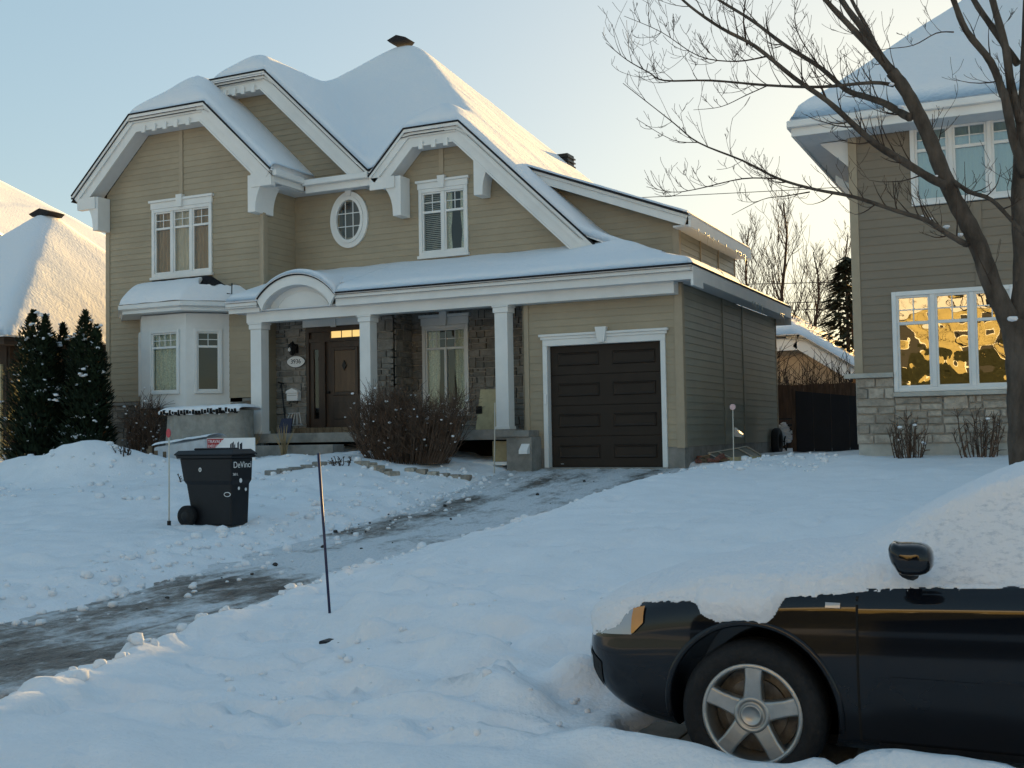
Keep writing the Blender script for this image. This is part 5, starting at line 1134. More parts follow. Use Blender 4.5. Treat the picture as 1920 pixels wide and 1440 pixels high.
sm = MB(); PR = [(20.74, -.02), (20.72, .08), (20.55, .13), (20.3, .14), (20.08, .13), (19.97, .09), (19.945, .03), (19.95, -.03), (19.965, -.09)]
def rim(x, k):
    zt2 = zt0 + (zt1 - zt0) * (x - xa) / (xb - xa); y_, z_ = PR[int(k)]; e_ = min(1, (x - xa + .06) / .12, (xb + .06 - x) / .12); hang = (.6 + .6 * fbm(x * 5, 2, 3)) if z_ < 0 else 1
    return (x, y_ + .02 * fbm(x * 6, k, 4), zt2 + z_ * hang * (.4 + .6 * e_) + .022 * fbm(x * 4, k * .7, 8))
sm.grid(rim, axis([(xa - .05, xb + .05, .03)]), list(range(len(PR))))
obj('snow_rim', sm, M_SNOW, t, smooth=True, fixn=False)['kind'] = 'stuff'
# low wrapped box in front
t = thing('wrapped_planter', (-17.6, 18.9, .9), 'low pale grey cloth-wrapped box with snow on top beside the sign', 'planter')
xa, xb = onY(300, 850, 18.9)[0], onY(398, 850, 18.9)[0]; za, zb = onY(300, 838, 18.9)[2], onY(398, 822, 18.9)[2]
obj('cloth', MB().prism([(xa, .6), (xb, .6), (xb, zb), (xa, za)], 18.7, 19.3), mat('pale_cloth', (.50, .52, .54), .9, .1, var=.1, bump=.4, bscale=10), t, bevel=.04)
sm = MB().grid(lambda x, y: (x, y, za + (zb - za) * (x - xa) / (xb - xa) + .015 + .09 * math.sqrt(max(0, 1 - ((y - 19.0) / .33) ** 2)) + .02 * fbm(x * 3, y * 3, 1)), axis([(xa - .04, xb + .04, .06)]), axis([(18.68, 19.32, .05)])); obj('snow_cap', sm, M_SNOW, t, smooth=True, fixn=False)['kind'] = 'stuff'
for i, q in enumerate(((282, 836, 884), (290, 845, 884), (273, 842, 882), (301, 847, 886))):
    a_, b2 = onY(q[0], q[1], 18.2), onY(q[0] + (3 if i % 2 else 0), q[2], 18.2); w_ = .035
    tag(obj('wooden_stake', MB().box(a_[0] - w_, a_[0] + w_, 18.18 + .04 * i, 18.22 + .04 * i, b2[2] - .3, a_[2]), M_WOOD, bevel=.006), ['tallest of the grey stakes left of the wrapped box', 'second grey stake in the cluster left of the wrapped box', 'leftmost short stake in the snow left of the wrapped box', 'stake standing apart closest to the wrapped box'][i], 'stake', 'stakes left of the wrapped box')
# contractor sign
t = thing('contractor_sign', (-15.8, 18.2, .9), 'white and red contractor yard sign behind the black bin', 'sign')
YS = 18.3; c0, c1 = onY(388, 822, YS), onY(478, 818, YS); x0, x1 = c0[0], c1[0]; zt = c0[2] - .0; zb = onY(478, 886, YS)[2]
obj('board', MB().box(x0, x1, YS, YS + .012, zb, zt), M_PRINT, t)
wS = x1 - x0; hS = zt - zb
obj('red_field', MB().prism([(x0 + .01, zt - .01), (x0 + wS * .36, zt - .01), (x0 + .01, zt - hS * .52)][::-1], YS - .004, YS - .001), M_RED, t)
for i, (s, k, f_) in enumerate((('TRAVAUX', .10, .105), ('EXÉCUTÉS', .23, .085), ('PAR', .36, .085))):
    me = text_mesh(s, hS * f_ * 1.25, M_PRINT, .001); wd = max(v.co.x for v in me.vertices); place('lettering', me, (x0 + .03 + wd, YS - .006, zt - hS * k), t, rot=(R(90), 0, 0))
lg = MB(); 
for (u, v0, v1, w_) in ((.49, .14, .36, .03), (.53, .10, .36, .035), (.575, .16, .36, .02), (.64, .10, .36, .03), (.69, .13, .36, .05)): lg.prism([(x0 + wS * u, zt - hS * v1), (x0 + wS * (u + w_), zt - hS * v1), (x0 + wS * (u + w_), zt - hS * v0), (x0 + wS * u, zt - hS * (v0 + .05))], YS - .004, YS - .001)
obj('logo', lg, M_NUM, t)['kind'] = 'stuff'
obj('foot_band', MB().box(x0 + wS * .72, x1 - .02, YS - .004, YS - .001, zb + .01, zb + hS * .13), M_NUM, t)
for xx in (x0 + .12, x1 - .12): obj('post', MB().box(xx - .02, xx + .02, YS + .013, YS + .05, .4, zt - .05), M_WOOD, t)
# brush lying on planter, dark garden plants in the snow
for i, (q, Y) in enumerate((((232, 882), 17.4), ((350, 880), 17.0), ((640, 880), 18.4))):
    x, z = gp(q[0], q[1], Y); bush(x, Y, z - .02, .5, .2, 12, ['few dark twigs poking through the snow on the mound', 'dark twigs poking through the snow behind the bin', 'dark twigs in the snow near the steps'][i], 80 + i, M_TWIG, tw=.010, fork=3, name='garden_twigs', cat='plant')
# retaining edge stones
k = 0
for (a_, b2, Y0, Y1, n_) in (((500, 930), (655, 890), 17.3, 18.9, 7), ((672, 880), (742, 896), 18.9, 18.4, 5), ((760, 882), (885, 884), 19.0, 19.3, 6)):
    for i in range(n_):
        s0, s1 = (i + .06) / n_, (i + .94) / n_; pa, pb = onY(a_[0] + (b2[0] - a_[0]) * s0, a_[1] + (b2[1] - a_[1]) * s0, Y0 + (Y1 - Y0) * s0), onY(a_[0] + (b2[0] - a_[0]) * s1, a_[1] + (b2[1] - a_[1]) * s1, Y0 + (Y1 - Y0) * s1)
        pa, pb = Vector(pa), Vector(pb); zz = max(snow_z(pa.x, pa.y), snow_z(pb.x, pb.y)) + .045; d_ = (pb - pa); L_ = Vector((d_.x, d_.y)).length; c_ = (pa + pb) / 2
        o = tag(obj('edging_stone', MB().box(-L_ / 2, L_ / 2, -.12, .12, -.18, .0), M_STONE_R if Y0 > 18.5 else M_CONC, bevel=.02), ['first', 'second', 'third', 'fourth', 'fifth', 'sixth', 'seventh'][i] + ' from the left ' + ['of the grey edging blocks between bin and steps', 'of the rough edging blocks before the big shrub', 'of the pale edging blocks right of the big shrub'][[7, 5, 6].index(n_)], 'stone', ['edging row by the steps', 'edging row before the shrub', 'edging row right of the shrub'][[7, 5, 6].index(n_)]); o.location = (c_.x, c_.y, zz + random.uniform(-.015, .015)); o.rotation_euler = (0, 0, math.atan2(d_.y, d_.x)); k += 1
# stake markers
def marker(p0, p1, Y, r, body, label, head=None, headm=None, hr=.05, foot=None):
    a_, b2 = Vector(onY(*p0, Y)), Vector(onY(*p1, Y)); t = thing('driveway_marker', tuple(b2), label, 'marker'); d_ = (a_ - b2); e_ = b2 - d_.normalized() * .25
    obj('rod', MB().tube([e_, a_], r, 6), body, t, smooth=True)
    if head == 'oval': obj('reflector', MB().prism([(a_.x + hr * .62 * math.cos(k * .4189), a_.z + hr * math.sin(k * .4189)) for k in range(15)], Y - .016, Y - .006), headm, t)
    if head == 'round': obj('reflector', MB().prism([(a_.x + hr * math.cos(k * .4189), a_.z + hr * math.sin(k * .4189)) for k in range(15)], Y - .016, Y - .006), headm, t)
    if foot: obj('foot', MB().tube([b2 + Vector((0, 0, .0)), b2 + Vector((0, 0, .10))], .028, 8), M_BRONZE, t)
    return t
marker((317, 812), (317, 990), 12.45, .011, M_FIBRE, 'slim stake with a red oval reflector beside the black bin', 'oval', M_REDL, .065, True)
marker((597, 850), (620, 1176), 7.15, .011, M_NAVY, 'tall leaning dark blue rod standing in the snow by the driveway')
marker((1374, 763), (1376, 884), 20.6, .010, M_FIBRE, 'marker with a round pale pink reflector beside the garage wall', 'round', M_PINK, .055)
marker((928, 755), (927, 876), 20.2, .012, M_FIBRE, 'thin tan rod in front of the right porch column')
# scrap by the garage side
t = thing('window_screen', (-5.8, 22.6, 1.0), 'old framed window screens lying against the garage foundation', 'screen')
A, B, Cc, D = [Vector(onY(q[0], q[1], Y)) for q, Y in (((1327, 851), 22.6), ((1400, 838), 23.9), ((1434, 858), 23.4), ((1372, 872), 22.0))]
obj('mesh_sheet', MB().add([A, B, Cc, D], [(0, 1, 2, 3)]), M_SCREEN, t)
for a_, b2 in ((A, B), (B, Cc), (Cc, D), (D, A), ((A * 3 + B) / 4, (D * 3 + Cc) / 4), ((A + B * 3) / 4, (D + Cc * 3) / 4)): obj('frame_bar', MB().tube([a_ + Vector((0, 0, .012)), b2 + Vector((0, 0, .012))], .014, 5), M_FIBRE, t)
p = onY(1395, 868, 21.9); tag(obj('board', MB().add([(p[0] - .35, 21.75, .95), (p[0] + .55, 22.6, .97), (p[0] + .55, 22.75, .97), (p[0] - .35, 21.9, .95), (p[0] - .35, 21.75, 1.03), (p[0] + .55, 22.6, 1.05), (p[0] + .55, 22.75, 1.05), (p[0] - .35, 21.9, 1.03)], [(0, 3, 2, 1), (4, 5, 6, 7), (0, 1, 5, 4), (1, 2, 6, 5), (2, 3, 7, 6), (3, 0, 4, 7)]), M_PLY), 'weathered plank lying in front of the old window screens', 'board')
rs = random.Random(8)
for i in range(14):
    q = (1308 + rs.random() * 55, 862 + rs.random() * 18); p = onY(q[0], q[1], 21.6 + rs.random() * .4); me = MB().box(-.11, .11, -.05, .05, -.035, .035); o = tag(obj('scrap_brick', me, M_BRICKRED if i % 3 else M_WOOD, bevel=.008), 'broken reddish scrap piece in the heap at the garage corner', 'rubble', 'scrap heap at the garage corner'); o.location = (p[0], p[1], .93 + .05 * rs.random() + (.08 if i > 8 else 0)); o.rotation_euler = (rs.uniform(-.5, .5), rs.uniform(-.5, .5), rs.uniform(0, 3))
# clods on the driveway
for i in range(40):
    y = rs.uniform(8, 20.5); x = rs.uniform(interp(y, XLD) + .4, interp(y, XRD)); mb = MB(); r_ = rs.choice((.012, .018, .022, .035)); blob(mb, (0, 0, 0), r_, rs, .7)
    if i % 3 == 0: x = -9.2 + rs.uniform(-.35, .35); y = rs.uniform(13.5, 17.2)
    o = tag(obj('ice_clod', mb, M_SLUSH if i % 4 else M_SNOW), 'small dirty clod of slush lying on the driveway', 'clod', 'clods on the driveway'); o.location = (x, y, dgz(x, y) + r_ * .35)
p = onY(655, 1208, 6.75); mb = MB(); 
tag(obj('stepping_stone', MB().box(p[0] - .17, p[0] + .17, 6.62, 6.8, p[2] - .05, p[2] + .035), M_TARP, bevel=.01), 'dark block edge showing through the snow right of the blue rod', 'stone')

# ------------------------------------------------------------------ wheeled bin
t = thing('wheeled_bin', (-11.0, 13.0, .3), 'black wheeled rubbish bin with white lettering standing in the snow', 'bin')
by0, by1 = 12.72, 13.16
fx = lambda q, w_: onY(q, w_, by0)[0]
xb0, xb1, xt0, xt1 = fx(359, 985), fx(431, 985), fx(340, 862), fx(433, 862)
bzb, bzt = onY(400, 986, by0)[2], onY(400, 858, by0)[2]
hB = bzt - bzb
def sect(k, ins=0.0):
    a_ = xb0 + (xt0 - xb0) * k; b2 = xb1 + (xt1 - xb1) * k; q = .035 * (1 - k) + ins; return [(a_ + ins, by0 + q, bzb + hB * k), (b2 - ins, by0 + q, bzb + hB * k), (b2 - ins, by1 - q, bzb + hB * k), (a_ + ins, by1 - q, bzb + hB * k)]
lv = [sect(0), sect(.60), sect(.601, -.0), sect(.66, -.022), sect(1.0, -.022)]
mb = MB(); mb.add([p for s in lv for p in s], [(0, 3, 2, 1)] + [(4 * i + k, 4 * i + (k + 1) % 4, 4 * i + 4 + (k + 1) % 4, 4 * i + 4 + k) for i in range(len(lv) - 1) for k in range(4)] + [(16, 17, 18, 19)])
obj('body', mb, M_BIN, t, bevel=.025)
obj('rim', MB().box(xt0 - .035, xt1 + .05, by0 - .05, by1 + .05, bzt - .01, bzt + .035), M_BIN, t, bevel=.012)
lid = MB().add([(xt0 - .09, by0 - .06, bzt + .05), (xt1 + .07, by0 - .06, bzt + .05), (xt1 + .07, by1 + .06, bzt + .05), (xt0 - .09, by1 + .06, bzt + .05), (xt0 - .06, by0 + .0, bzt + .10), (xt1 + .02, by0 + .02, bzt + .115), (xt1 + .02, by1 - .02, bzt + .115), (xt0 - .06, by1 - .0, bzt + .10), (xt0 - .09, by0 - .06, bzt + .036), (xt1 + .07, by0 - .06, bzt + .036), (xt1 + .07, by1 + .06, bzt + .036), (xt0 - .09, by1 + .06, bzt + .036)],
               [(4, 5, 6, 7), (0, 1, 5, 4), (1, 2, 6, 5), (2, 3, 7, 6), (3, 0, 4, 7), (8, 9, 1, 0), (9, 10, 2, 1), (10, 11, 3, 2), (11, 8, 0, 3), (8, 11, 10, 9)])
obj('lid', lid, M_BIN, t, bevel=.015)
obj('lid_ridge', MB().box(xt0 + .12, xt1 - .1, by0 + .12, by1 - .12, bzt + .10, bzt + .135), M_BIN, t, bevel=.02)
obj('handle', MB().tube([(xt0 - .10, by0 + .04, bzt + .0), (xt0 - .15, by0 + .06, bzt + .045), (xt0 - .15, by1 - .06, bzt + .045), (xt0 - .10, by1 - .04, bzt + .0)], .018, 8), M_BIN, t)
for i, yy in enumerate((by0 - .09, by1 - .0)):
    wc = (xb0 - .035, yy, bzb + .135)
    wh = obj('wheel', MB().lathe([(0, 0), (.05, -.012), (.095, -.005), (.11, .0), (.14, -.004), (.150, .015), (.150, .075), (.14, .09), (0, .09)], wc, 'Y', 26), M_RUBBER, t, smooth=True)
    obj('wheel_cap', MB().lathe([(0, -.016), (.04, -.014), (.075, -.008), (.085, .004)], wc, 'Y', 22), M_BIN, wh, smooth=True)
front = xt1 + .005
def decal(me, frac_y, z, side='front', dx_=0.0):
    if side == 'front':
        k = (z - bzb) / hB; x = xb1 + (xt1 - xb1) * k + (.024 if k > .64 else .003) + .004; place('lettering', me, (x, by0 + (by1 - by0) * frac_y, z), t, rot=(R(90), 0, R(90)))
    else:
        k = (z - bzb) / hB; x = xb0 + (xt0 - xb0) * k + frac_y * ((xb1 + (xt1 - xb1) * k) - (xb0 + (xt0 - xb0) * k)); place('lettering', me, (x, by0 + .035 * (1 - k) - (.024 if k > .64 else .002) - .004, z), t, rot=(R(90), 0, 0))
decal(text_mesh('DeVinci', .125, M_PRINT, .0008), .5, bzt - .11)
decal(text_mesh('RECYCLE', .06, M_PRINT, .0008), .62, bzt - .02) if False else None
decal(text_mesh('360 L', .05, M_PRINT, .0008), .16, bzt - .24); decal(text_mesh('GATINEAU', .05, M_PRINT, .0008), .5, bzt - .22) if False else None
def disc(cx_, cz, a_, b2, mt, nm='sticker', yo=.0):
    k = (cz - bzb) / hB; y = by0 + .035 * (1 - k) - (.024 if k > .64 else .002) - .003 - yo; obj(nm, MB().prism([(cx_ + a_ * math.cos(i * .2618), cz + b2 * math.sin(i * .2618)) for i in range(24)], y - .002, y), mt, t)
disc(fx(377, 880), bzt - .17, .026, .030, M_PRINT); disc(fx(377, 880), bzt - .17, .016, .019, M_GALV, yo=.003)
disc(fx(425, 928), bzb + hB * .46, .060, .034, M_PRINT); disc(fx(425, 928), bzb + hB * .46, .048, .024, M_BIN, yo=.003)
place('lettering', text_mesh('c-com', .035, M_PRINT, .0006), (fx(425, 928), by0 + .01, bzb + hB * .46), t, rot=(R(90), 0, 0)) if False else None
for (fy, z_, a_) in ((.42, bzt - .33, .030), (.40, bzt - .44, .022), (.75, bzb + hB * .52, .022)):
    k = (z_ - bzb) / hB; x = xb1 + (xt1 - xb1) * k + .004 + (.024 if k > .64 else 0); obj('sticker', MB().prism([(by0 + (by1 - by0) * fy + a_ * math.cos(i * .2618), z_ + a_ * 1.1 * math.sin(i * .2618)) for i in range(24)], x, x + .002, 'X'), M_PRINT, t)

# ------------------------------------------------------------------ parked car
m = bpy.data.materials.new('black_car_paint'); m.use_nodes = True; MATS['paint'] = m
n = m.node_tree.nodes; l = m.node_tree.links; b = n['Principled BSDF']
b.inputs['Base Color'].default_value = (.006, .007, .010, 1); b.inputs['Roughness'].default_value = .16; b.inputs['Specular IOR Level'].default_value = .18; b.inputs['Coat Weight'].default_value = .9; b.inputs['Coat Roughness'].default_value = .03
geo = n.new('ShaderNodeNewGeometry'); sp = n.new('ShaderNodeSeparateXYZ'); l.new(geo.outputs['Position'], sp.inputs[0])
tx = n.new('ShaderNodeTexNoise'); tx.inputs['Scale'].default_value = 5; tx.inputs['Detail'].default_value = 7; l.new(geo.outputs['Position'], tx.inputs['Vector'])
mr_ = n.new('ShaderNodeMapRange'); mr_.inputs[1].default_value = .72; mr_.inputs[2].default_value = .22; l.new(sp.outputs['Z'], mr_.inputs[0])
mu = n.new('ShaderNodeMath'); mu.operation = 'MULTIPLY'; l.new(mr_.outputs[0], mu.inputs[0]); l.new(tx.outputs[0], mu.inputs[1])
mi = n.new('ShaderNodeMix'); mi.data_type = 'RGBA'; mi.inputs['A'].default_value = (.006, .007, .010, 1); mi.inputs['B'].default_value = (.016, .016, .018, 1); l.new(mu.outputs[0], mi.inputs['Factor']); l.new(mi.outputs['Result'], b.inputs['Base Color'])
r2 = n.new('ShaderNodeMapRange'); r2.inputs[3].default_value = .08; r2.inputs[4].default_value = .4; l.new(mu.outputs[0], r2.inputs[0]); l.new(r2.outputs[0], b.inputs['Roughness'])
c2 = n.new('ShaderNodeMapRange'); c2.inputs[2].default_value = .6; c2.inputs[3].default_value = .5; c2.inputs[4].default_value = .08; l.new(mu.outputs[0], c2.inputs[0]); l.new(c2.outputs[0], b.inputs['Coat Weight'])
M_PAINT = m
M_LAMP = mat('headlamp', (.35, .36, .38), .15, .6, coat=.6); M_AMBER = mat('amber_lens', (.55, .22, .03), .2, .6, coat=.5)

XN, YC = -2.10, 5.83
CAR = thing('parked_car', (XN + 2.2, YC, 0), 'black sedan parked at the kerb with snow on hood and windows', 'car')
def H1(tab):
    X = [p[0] for p in tab]; Y = [p[1] for p in tab]; n_ = len(X); D = []
    for i in range(n_):
        if i in (0, n_ - 1): D.append(0.0 if n_ < 3 else ((Y[1] - Y[0]) / (X[1] - X[0]) if i == 0 else (Y[-1] - Y[-2]) / (X[-1] - X[-2]))); continue
        a_, b2 = (Y[i] - Y[i - 1]) / (X[i] - X[i - 1]), (Y[i + 1] - Y[i]) / (X[i + 1] - X[i]); D.append(0 if a_ * b2 <= 0 else 2 * a_ * b2 / (a_ + b2))
    def f_(x):
        x = min(max(x, X[0]), X[-1]); i = max(0, min(n_ - 2, int(np.searchsorted(X, x) - 1))); h = X[i + 1] - X[i]; s = (x - X[i]) / h
        return (2 * s ** 3 - 3 * s * s + 1) * Y[i] + (s ** 3 - 2 * s * s + s) * h * D[i] + (-2 * s ** 3 + 3 * s * s) * Y[i + 1] + (s ** 3 - s * s) * h * D[i + 1]
    return f_
cb = H1([(0, .50), (.03, .62), (.10, .72), (.22, .795), (.40, .845), (.65, .875), (.93, .885), (2.5, .885), (3.4, .88), (4.0, .86), (4.3, .82), (4.5, .72), (4.55, .55)])
cbot = H1([(0, .44), (.03, .40), (.10, .34), (.22, .28), (.40, .235), (.65, .21), (.93, .20), (3.8, .20), (4.3, .28), (4.55, .40)])
csh = H1([(0, .635), (.10, .68), (.22, .725), (.40, .79), (.65, .835), (.93, .865), (1.25, .885), (1.6, .90), (2.0, .915), (3.2, .95), (4.0, .98), (4.4, .96), (4.55, .85)])
ctop = H1([(0, .66), (.03, .70), (.10, .745), (.22, .79), (.40, .84), (.65, .89), (.93, .935), (1.15, .965), (1.30, 1.01), (1.6, 1.17), (1.95, 1.34), (2.3, 1.42), (2.8, 1.435), (3.3, 1.38), (3.75, 1.17), (3.95, 1.06), (4.4, 1.02), (4.55, .9)])
def prof(u):
    b_, lo, sh_, tp_ = cb(u), cbot(u), csh(u), ctop(u); D = tp_ - sh_; q = sstep(1.10, 1.75, u) * (1 - sstep(3.5, 4.0, u)); hgt = sh_ - lo
    P_ = [(0, lo), (b_ * .75, lo), (b_ - .07, lo + .015), (b_ - .02, lo + .2 * hgt), (b_, lo + .48 * hgt), (b_ - .008, lo + .68 * hgt), (b_ - .025, sh_ - .065), (b_ - .085, sh_)]
    hood_ = [(b_ * .84, sh_ + .30 * D), (b_ * .62, sh_ + .72 * D), (b_ * .32, sh_ + .95 * D), (0, tp_)]; cab_ = [(b_ - .11, sh_ + .05 * D), (b_ - .27, sh_ + .80 * D), (b_ * .52, tp_ - .015), (0, tp_)]
    return P_ + [(a_[0] * (1 - q) + c_[0] * q, a_[1] * (1 - q) + c_[1] * q) for a_, c_ in zip(hood_, cab_)]
PC = {}
def surf(u, tt):
    k_ = round(u, 5)
    if k_ not in PC: PC[k_] = prof(u)
    P_ = PC[k_]; i = min(len(P_) - 2, int(tt)); s = tt - i; g_ = lambda j: P_[max(0, min(len(P_) - 1, j))]
    a_, b2, c_, d_ = g_(i - 1), g_(i), g_(i + 1), g_(i + 2)
    if i + 2 > len(P_) - 1: d_ = (-b2[0], b2[1])
    f_ = lambda k: .5 * (2 * b2[k] + (c_[k] - a_[k]) * s + (2 * a_[k] - 5 * b2[k] + 4 * c_[k] - d_[k]) * s * s + (3 * b2[k] - a_[k] - 3 * c_[k] + d_[k]) * s ** 3)
    return f_(0), f_(1)
def W3(u, tt, side=-1): v, w_ = surf(u, tt); return Vector((XN + u, YC + side * v, w_))
def Nn(u, tt, side=-1):
    e1 = W3(min(4.55, u + .01), tt, side) - W3(max(0, u - .01), tt, side); e2 = W3(u, min(11, tt + .05), side) - W3(u, max(0, tt - .05), side); q = e1.cross(e2)
    if q.length < 1e-9: return Vector((0, 0, 1))
    q.normalize(); c_ = W3(u, tt, side) - Vector((XN + min(max(u, .6), 4), YC, .6)); return q if q.dot(c_) > 0 else -q
def t_of_w(u, w_, lo=1.0, hi=11.0):
    for _ in range(26):
        md = .5 * (lo + hi)
        if surf(u, md)[1] < w_: lo = md
        else: hi = md
    return lo
us = sorted(set([round(x, 4) for x in axis([(0, .1, .02), (.1, .5, .04), (.5, 4.3, .06), (4.3, 4.55, .04)])])); ts = axis([(0, 11, .25)])
ringT = [(t_, -1) for t_ in ts] + [(t_, 1) for t_ in ts[::-1][1:-1]]
mb = MB(); nr = len(ringT)
for u in us:
    for (t_, s_) in ringT: mb.v.append(tuple(W3(u, t_, s_)))
for i in range(len(us) - 1):
    for j in range(nr): mb.f.append((i * nr + j, (i + 1) * nr + j, (i + 1) * nr + (j + 1) % nr, i * nr + (j + 1) % nr))
mb.f.append(tuple(range(nr))); e_ = (len(us) - 1) * nr; mb.f.append(tuple(e_ + j for j in range(nr))[::-1])
body = obj('body', mb, M_PAINT, CAR, smooth=True)
UW = (.87, 3.52); RWH = .318
cut = MB()
for u in UW:
    for s_ in (-1, 1): cut.lathe([(0, -.25), (.372, -.25), (.372, .30), (0, .30)], (XN + u, YC + s_ * .90, RWH + .015), 'Y', 64)
cu_o = obj('cutter', cut, None); bmn = body.modifiers.new('arch', 'BOOLEAN'); bmn.operation = 'DIFFERENCE'; bmn.object = cu_o; bmn.solver = 'EXACT'; bmn.use_self = True
bpy.context.view_layer.update(); me = bpy.data.meshes.new_from_object(body.evaluated_get(bpy.context.evaluated_depsgraph_get())); body.modifiers.clear(); body.data = me; bpy.data.objects.remove(cu_o)
me.set_sharp_from_angle(angle=R(35)) if hasattr(me, 'set_sharp_from_angle') else None
def patch(name, u0, u1, f0, f1, off, material, nu=10, nv=6, side=-1, parent=None, thick=.0):
    """a panel that follows the body; f0,f1(u) give its lower and upper edge heights"""
    g_ = MB().grid(lambda i, j: W3(u0 + (u1 - u0) * i, (lambda uu: t_of_w(uu, f0(uu) + (f1(uu) - f0(uu)) * j))(u0 + (u1 - u0) * i), side) + Nn(u0 + (u1 - u0) * i, t_of_w(u0 + (u1 - u0) * i, f0(u0 + (u1 - u0) * i) + (f1(u0 + (u1 - u0) * i) - f0(u0 + (u1 - u0) * i)) * j), side) * off, [k / nu for k in range(nu + 1)], [k / nv for k in range(nv + 1)])
    return obj(name, g_, material, parent or CAR, smooth=True)
K = lambda c_: (lambda u: c_)
for (u0, u1, nm) in ((1.335, 2.37, 'door'), (2.382, 3.13, 'door')): patch(nm, u0, u1, lambda u: .262, lambda u: csh(u) - .012, .0035, M_PAINT, 24, 14)
patch('door_gap', 1.324, 1.336, K(.25), lambda u: csh(u) - .005, .0012, M_DARK, 1, 16); patch('door_gap', 2.368, 2.384, K(.25), lambda u: csh(u) - .005, .0012, M_DARK, 1, 16)
patch('side_moulding', 1.46, 2.40, K(.52), K(.532), .007, M_PAINT, 16, 2)
patch('sill', 1.40, 3.20, K(.215), K(.25), .004, M_RUBBER, 16, 2)
patch('bumper_gap', .04, .56, lambda u: .595 + .03 * u, lambda u: .600 + .03 * u, .0015, M_DARK, 16, 1) if False else None
hl = patch('headlight', .04, .31, lambda u: .595 + .10 * u, lambda u: .66 + .30 * u, .004, M_LAMP, 12, 6)
patch('turn_signal', .31, .372, lambda u: .60 + .10 * u + max(0, u - .32) * .9, lambda u: .645 + .29 * u, .008, M_AMBER, 8, 5)
patch('fog_grille', .02, .13, lambda u: .47 - .9 * u, lambda u: .545 - .55 * u, .004, M_RUBBER, 6, 4); patch('fog_trim', .05, .07, lambda u: .46 - .9 * u, lambda u: .53 - .55 * u, .007, M_ALLOY, 2, 4)
mk = patch('side_repeater', 1.20, 1.262, K(.799), K(.820), .009, M_LAMP, 4, 3)
patch('wheel_arch_lip', .94 - .40, .94 + .40, K(.2), K(.21), .0, M_PAINT, 2, 1) if False else None
lipm = MB(); pts = []
for k in range(33):
    a_ = math.pi * (k / 32) * 1.10 - .05 * math.pi; uu, ww = .87 + .385 * math.cos(a_), RWH + .015 + .385 * math.sin(a_)
    if ww > .24: pts.append(W3(uu, t_of_w(uu, ww, 1, 7)) + Vector((0, .006, 0)))
obj('wheel_arch_lip', lipm.tube(pts, .016, 8), M_PAINT, CAR, smooth=True)
def wheel(u, side):
    yy = YC + side * .875; s_ = -side                               # hub face towards the outside
    c_ = (XN + u, yy, RWH)
    w_ = obj('wheel', MB().lathe([(.215, s_ * .02), (.235, s_ * .0), (.27, s_ * -.012), (.298, s_ * .004), (.314, s_ * .03), (.317, s_ * .07), (.317, s_ * .15), (.300, s_ * .19), (.22, s_ * .19)], c_, 'Y', 56), M_RUBBER, CAR, smooth=True)
    obj('rim', MB().lathe([(.222, s_ * .012), (.213, s_ * .004), (.203, s_ * .010), (.196, s_ * .035), (.188, s_ * .16)], c_, 'Y', 56), M_ALLOY, w_, smooth=True)
    obj('brake_disc', MB().lathe([(0, s_ * .10), (.14, s_ * .10), (.14, s_ * .12), (.186, s_ * .13), (.186, s_ * .16)], c_, 'Y', 40), M_ALLOYD, w_)
    for k in range(5):
        a_ = math.pi / 2 - .06 + k * 2 * math.pi / 5; ca, sa = math.cos(a_), math.sin(a_); sp_ = MB()
        def PP(r_, q, y_): return (c_[0] + ca * r_ - sa * q, c_[1] + s_ * y_, c_[2] + sa * r_ + ca * q)
        L4 = [(.055, .046, .018), (.10, .040, .013), (.155, .037, .010), (.205, .041, .010)]; vs_ = []; fs = []
        for (r_, q, y_) in L4: vs_ += [PP(r_, -q, y_ + .008), PP(r_, -q * .8, y_), PP(r_, q * .8, y_), PP(r_, q, y_ + .008), PP(r_, q, y_ + .05), PP(r_, -q, y_ + .05)]
        for i in range(3):
            for j in range(6): fs.append((6 * i + j, 6 * i + (j + 1) % 6, 6 * i + 6 + (j + 1) % 6, 6 * i + 6 + j))
        fs += [(0, 1, 2, 3, 4, 5), (18, 19, 20, 21, 22, 23)]; sp_.add(vs_, fs); obj('spoke', sp_, M_ALLOY, w_, bevel=.004)
    obj('hub', MB().lathe([(.085, s_ * .04), (.078, s_ * .015), (.062, s_ * .010), (.060, s_ * .018), (.048, s_ * .018), (.046, s_ * .004), (.040, s_ * .0), (.038, s_ * .004), (0, s_ * .002)], c_, 'Y', 36), M_ALLOY, w_, smooth=True)
for u in UW:
    for s_ in (-1, 1): wheel(u, s_)
# mirror
mc = onY(1706, 1050, 4.80); mp_ = MB(); nu_, nv_ = 20, 12
def mir(a_, b2):
    ca, sa = math.cos(a_), math.sin(a_); cbb, sbb = math.cos(b2), math.sin(b2); q = lambda x, e: math.copysign(abs(x) ** e, x)
    xx = .085 * q(ca, .7) * q(cbb, .6); zz = .066 * q(sa, .75) * q(cbb, .6); yy = .10 * q(sbb, .7); xx *= (1 + .15 * (zz / .066)) if xx < 0 else 1.0
    return (mc[0] + xx, 4.88 + yy - .02, mc[2] + zz + .012 * (xx < -.05))
mo = obj('mirror', mp_.grid(mir, [2 * math.pi * k / nu_ for k in range(nu_ + 1)], [-math.pi / 2 + math.pi * k / nv_ for k in range(nv_ + 1)]), M_PAINT, CAR, smooth=True)
obj('mirror_arm', MB().tube([(mc[0] - .03, 4.90, mc[2] - .055), (mc[0] - .02, 5.02, mc[2] - .075)], [.03, .035], 10), M_RUBBER, mo, smooth=True)
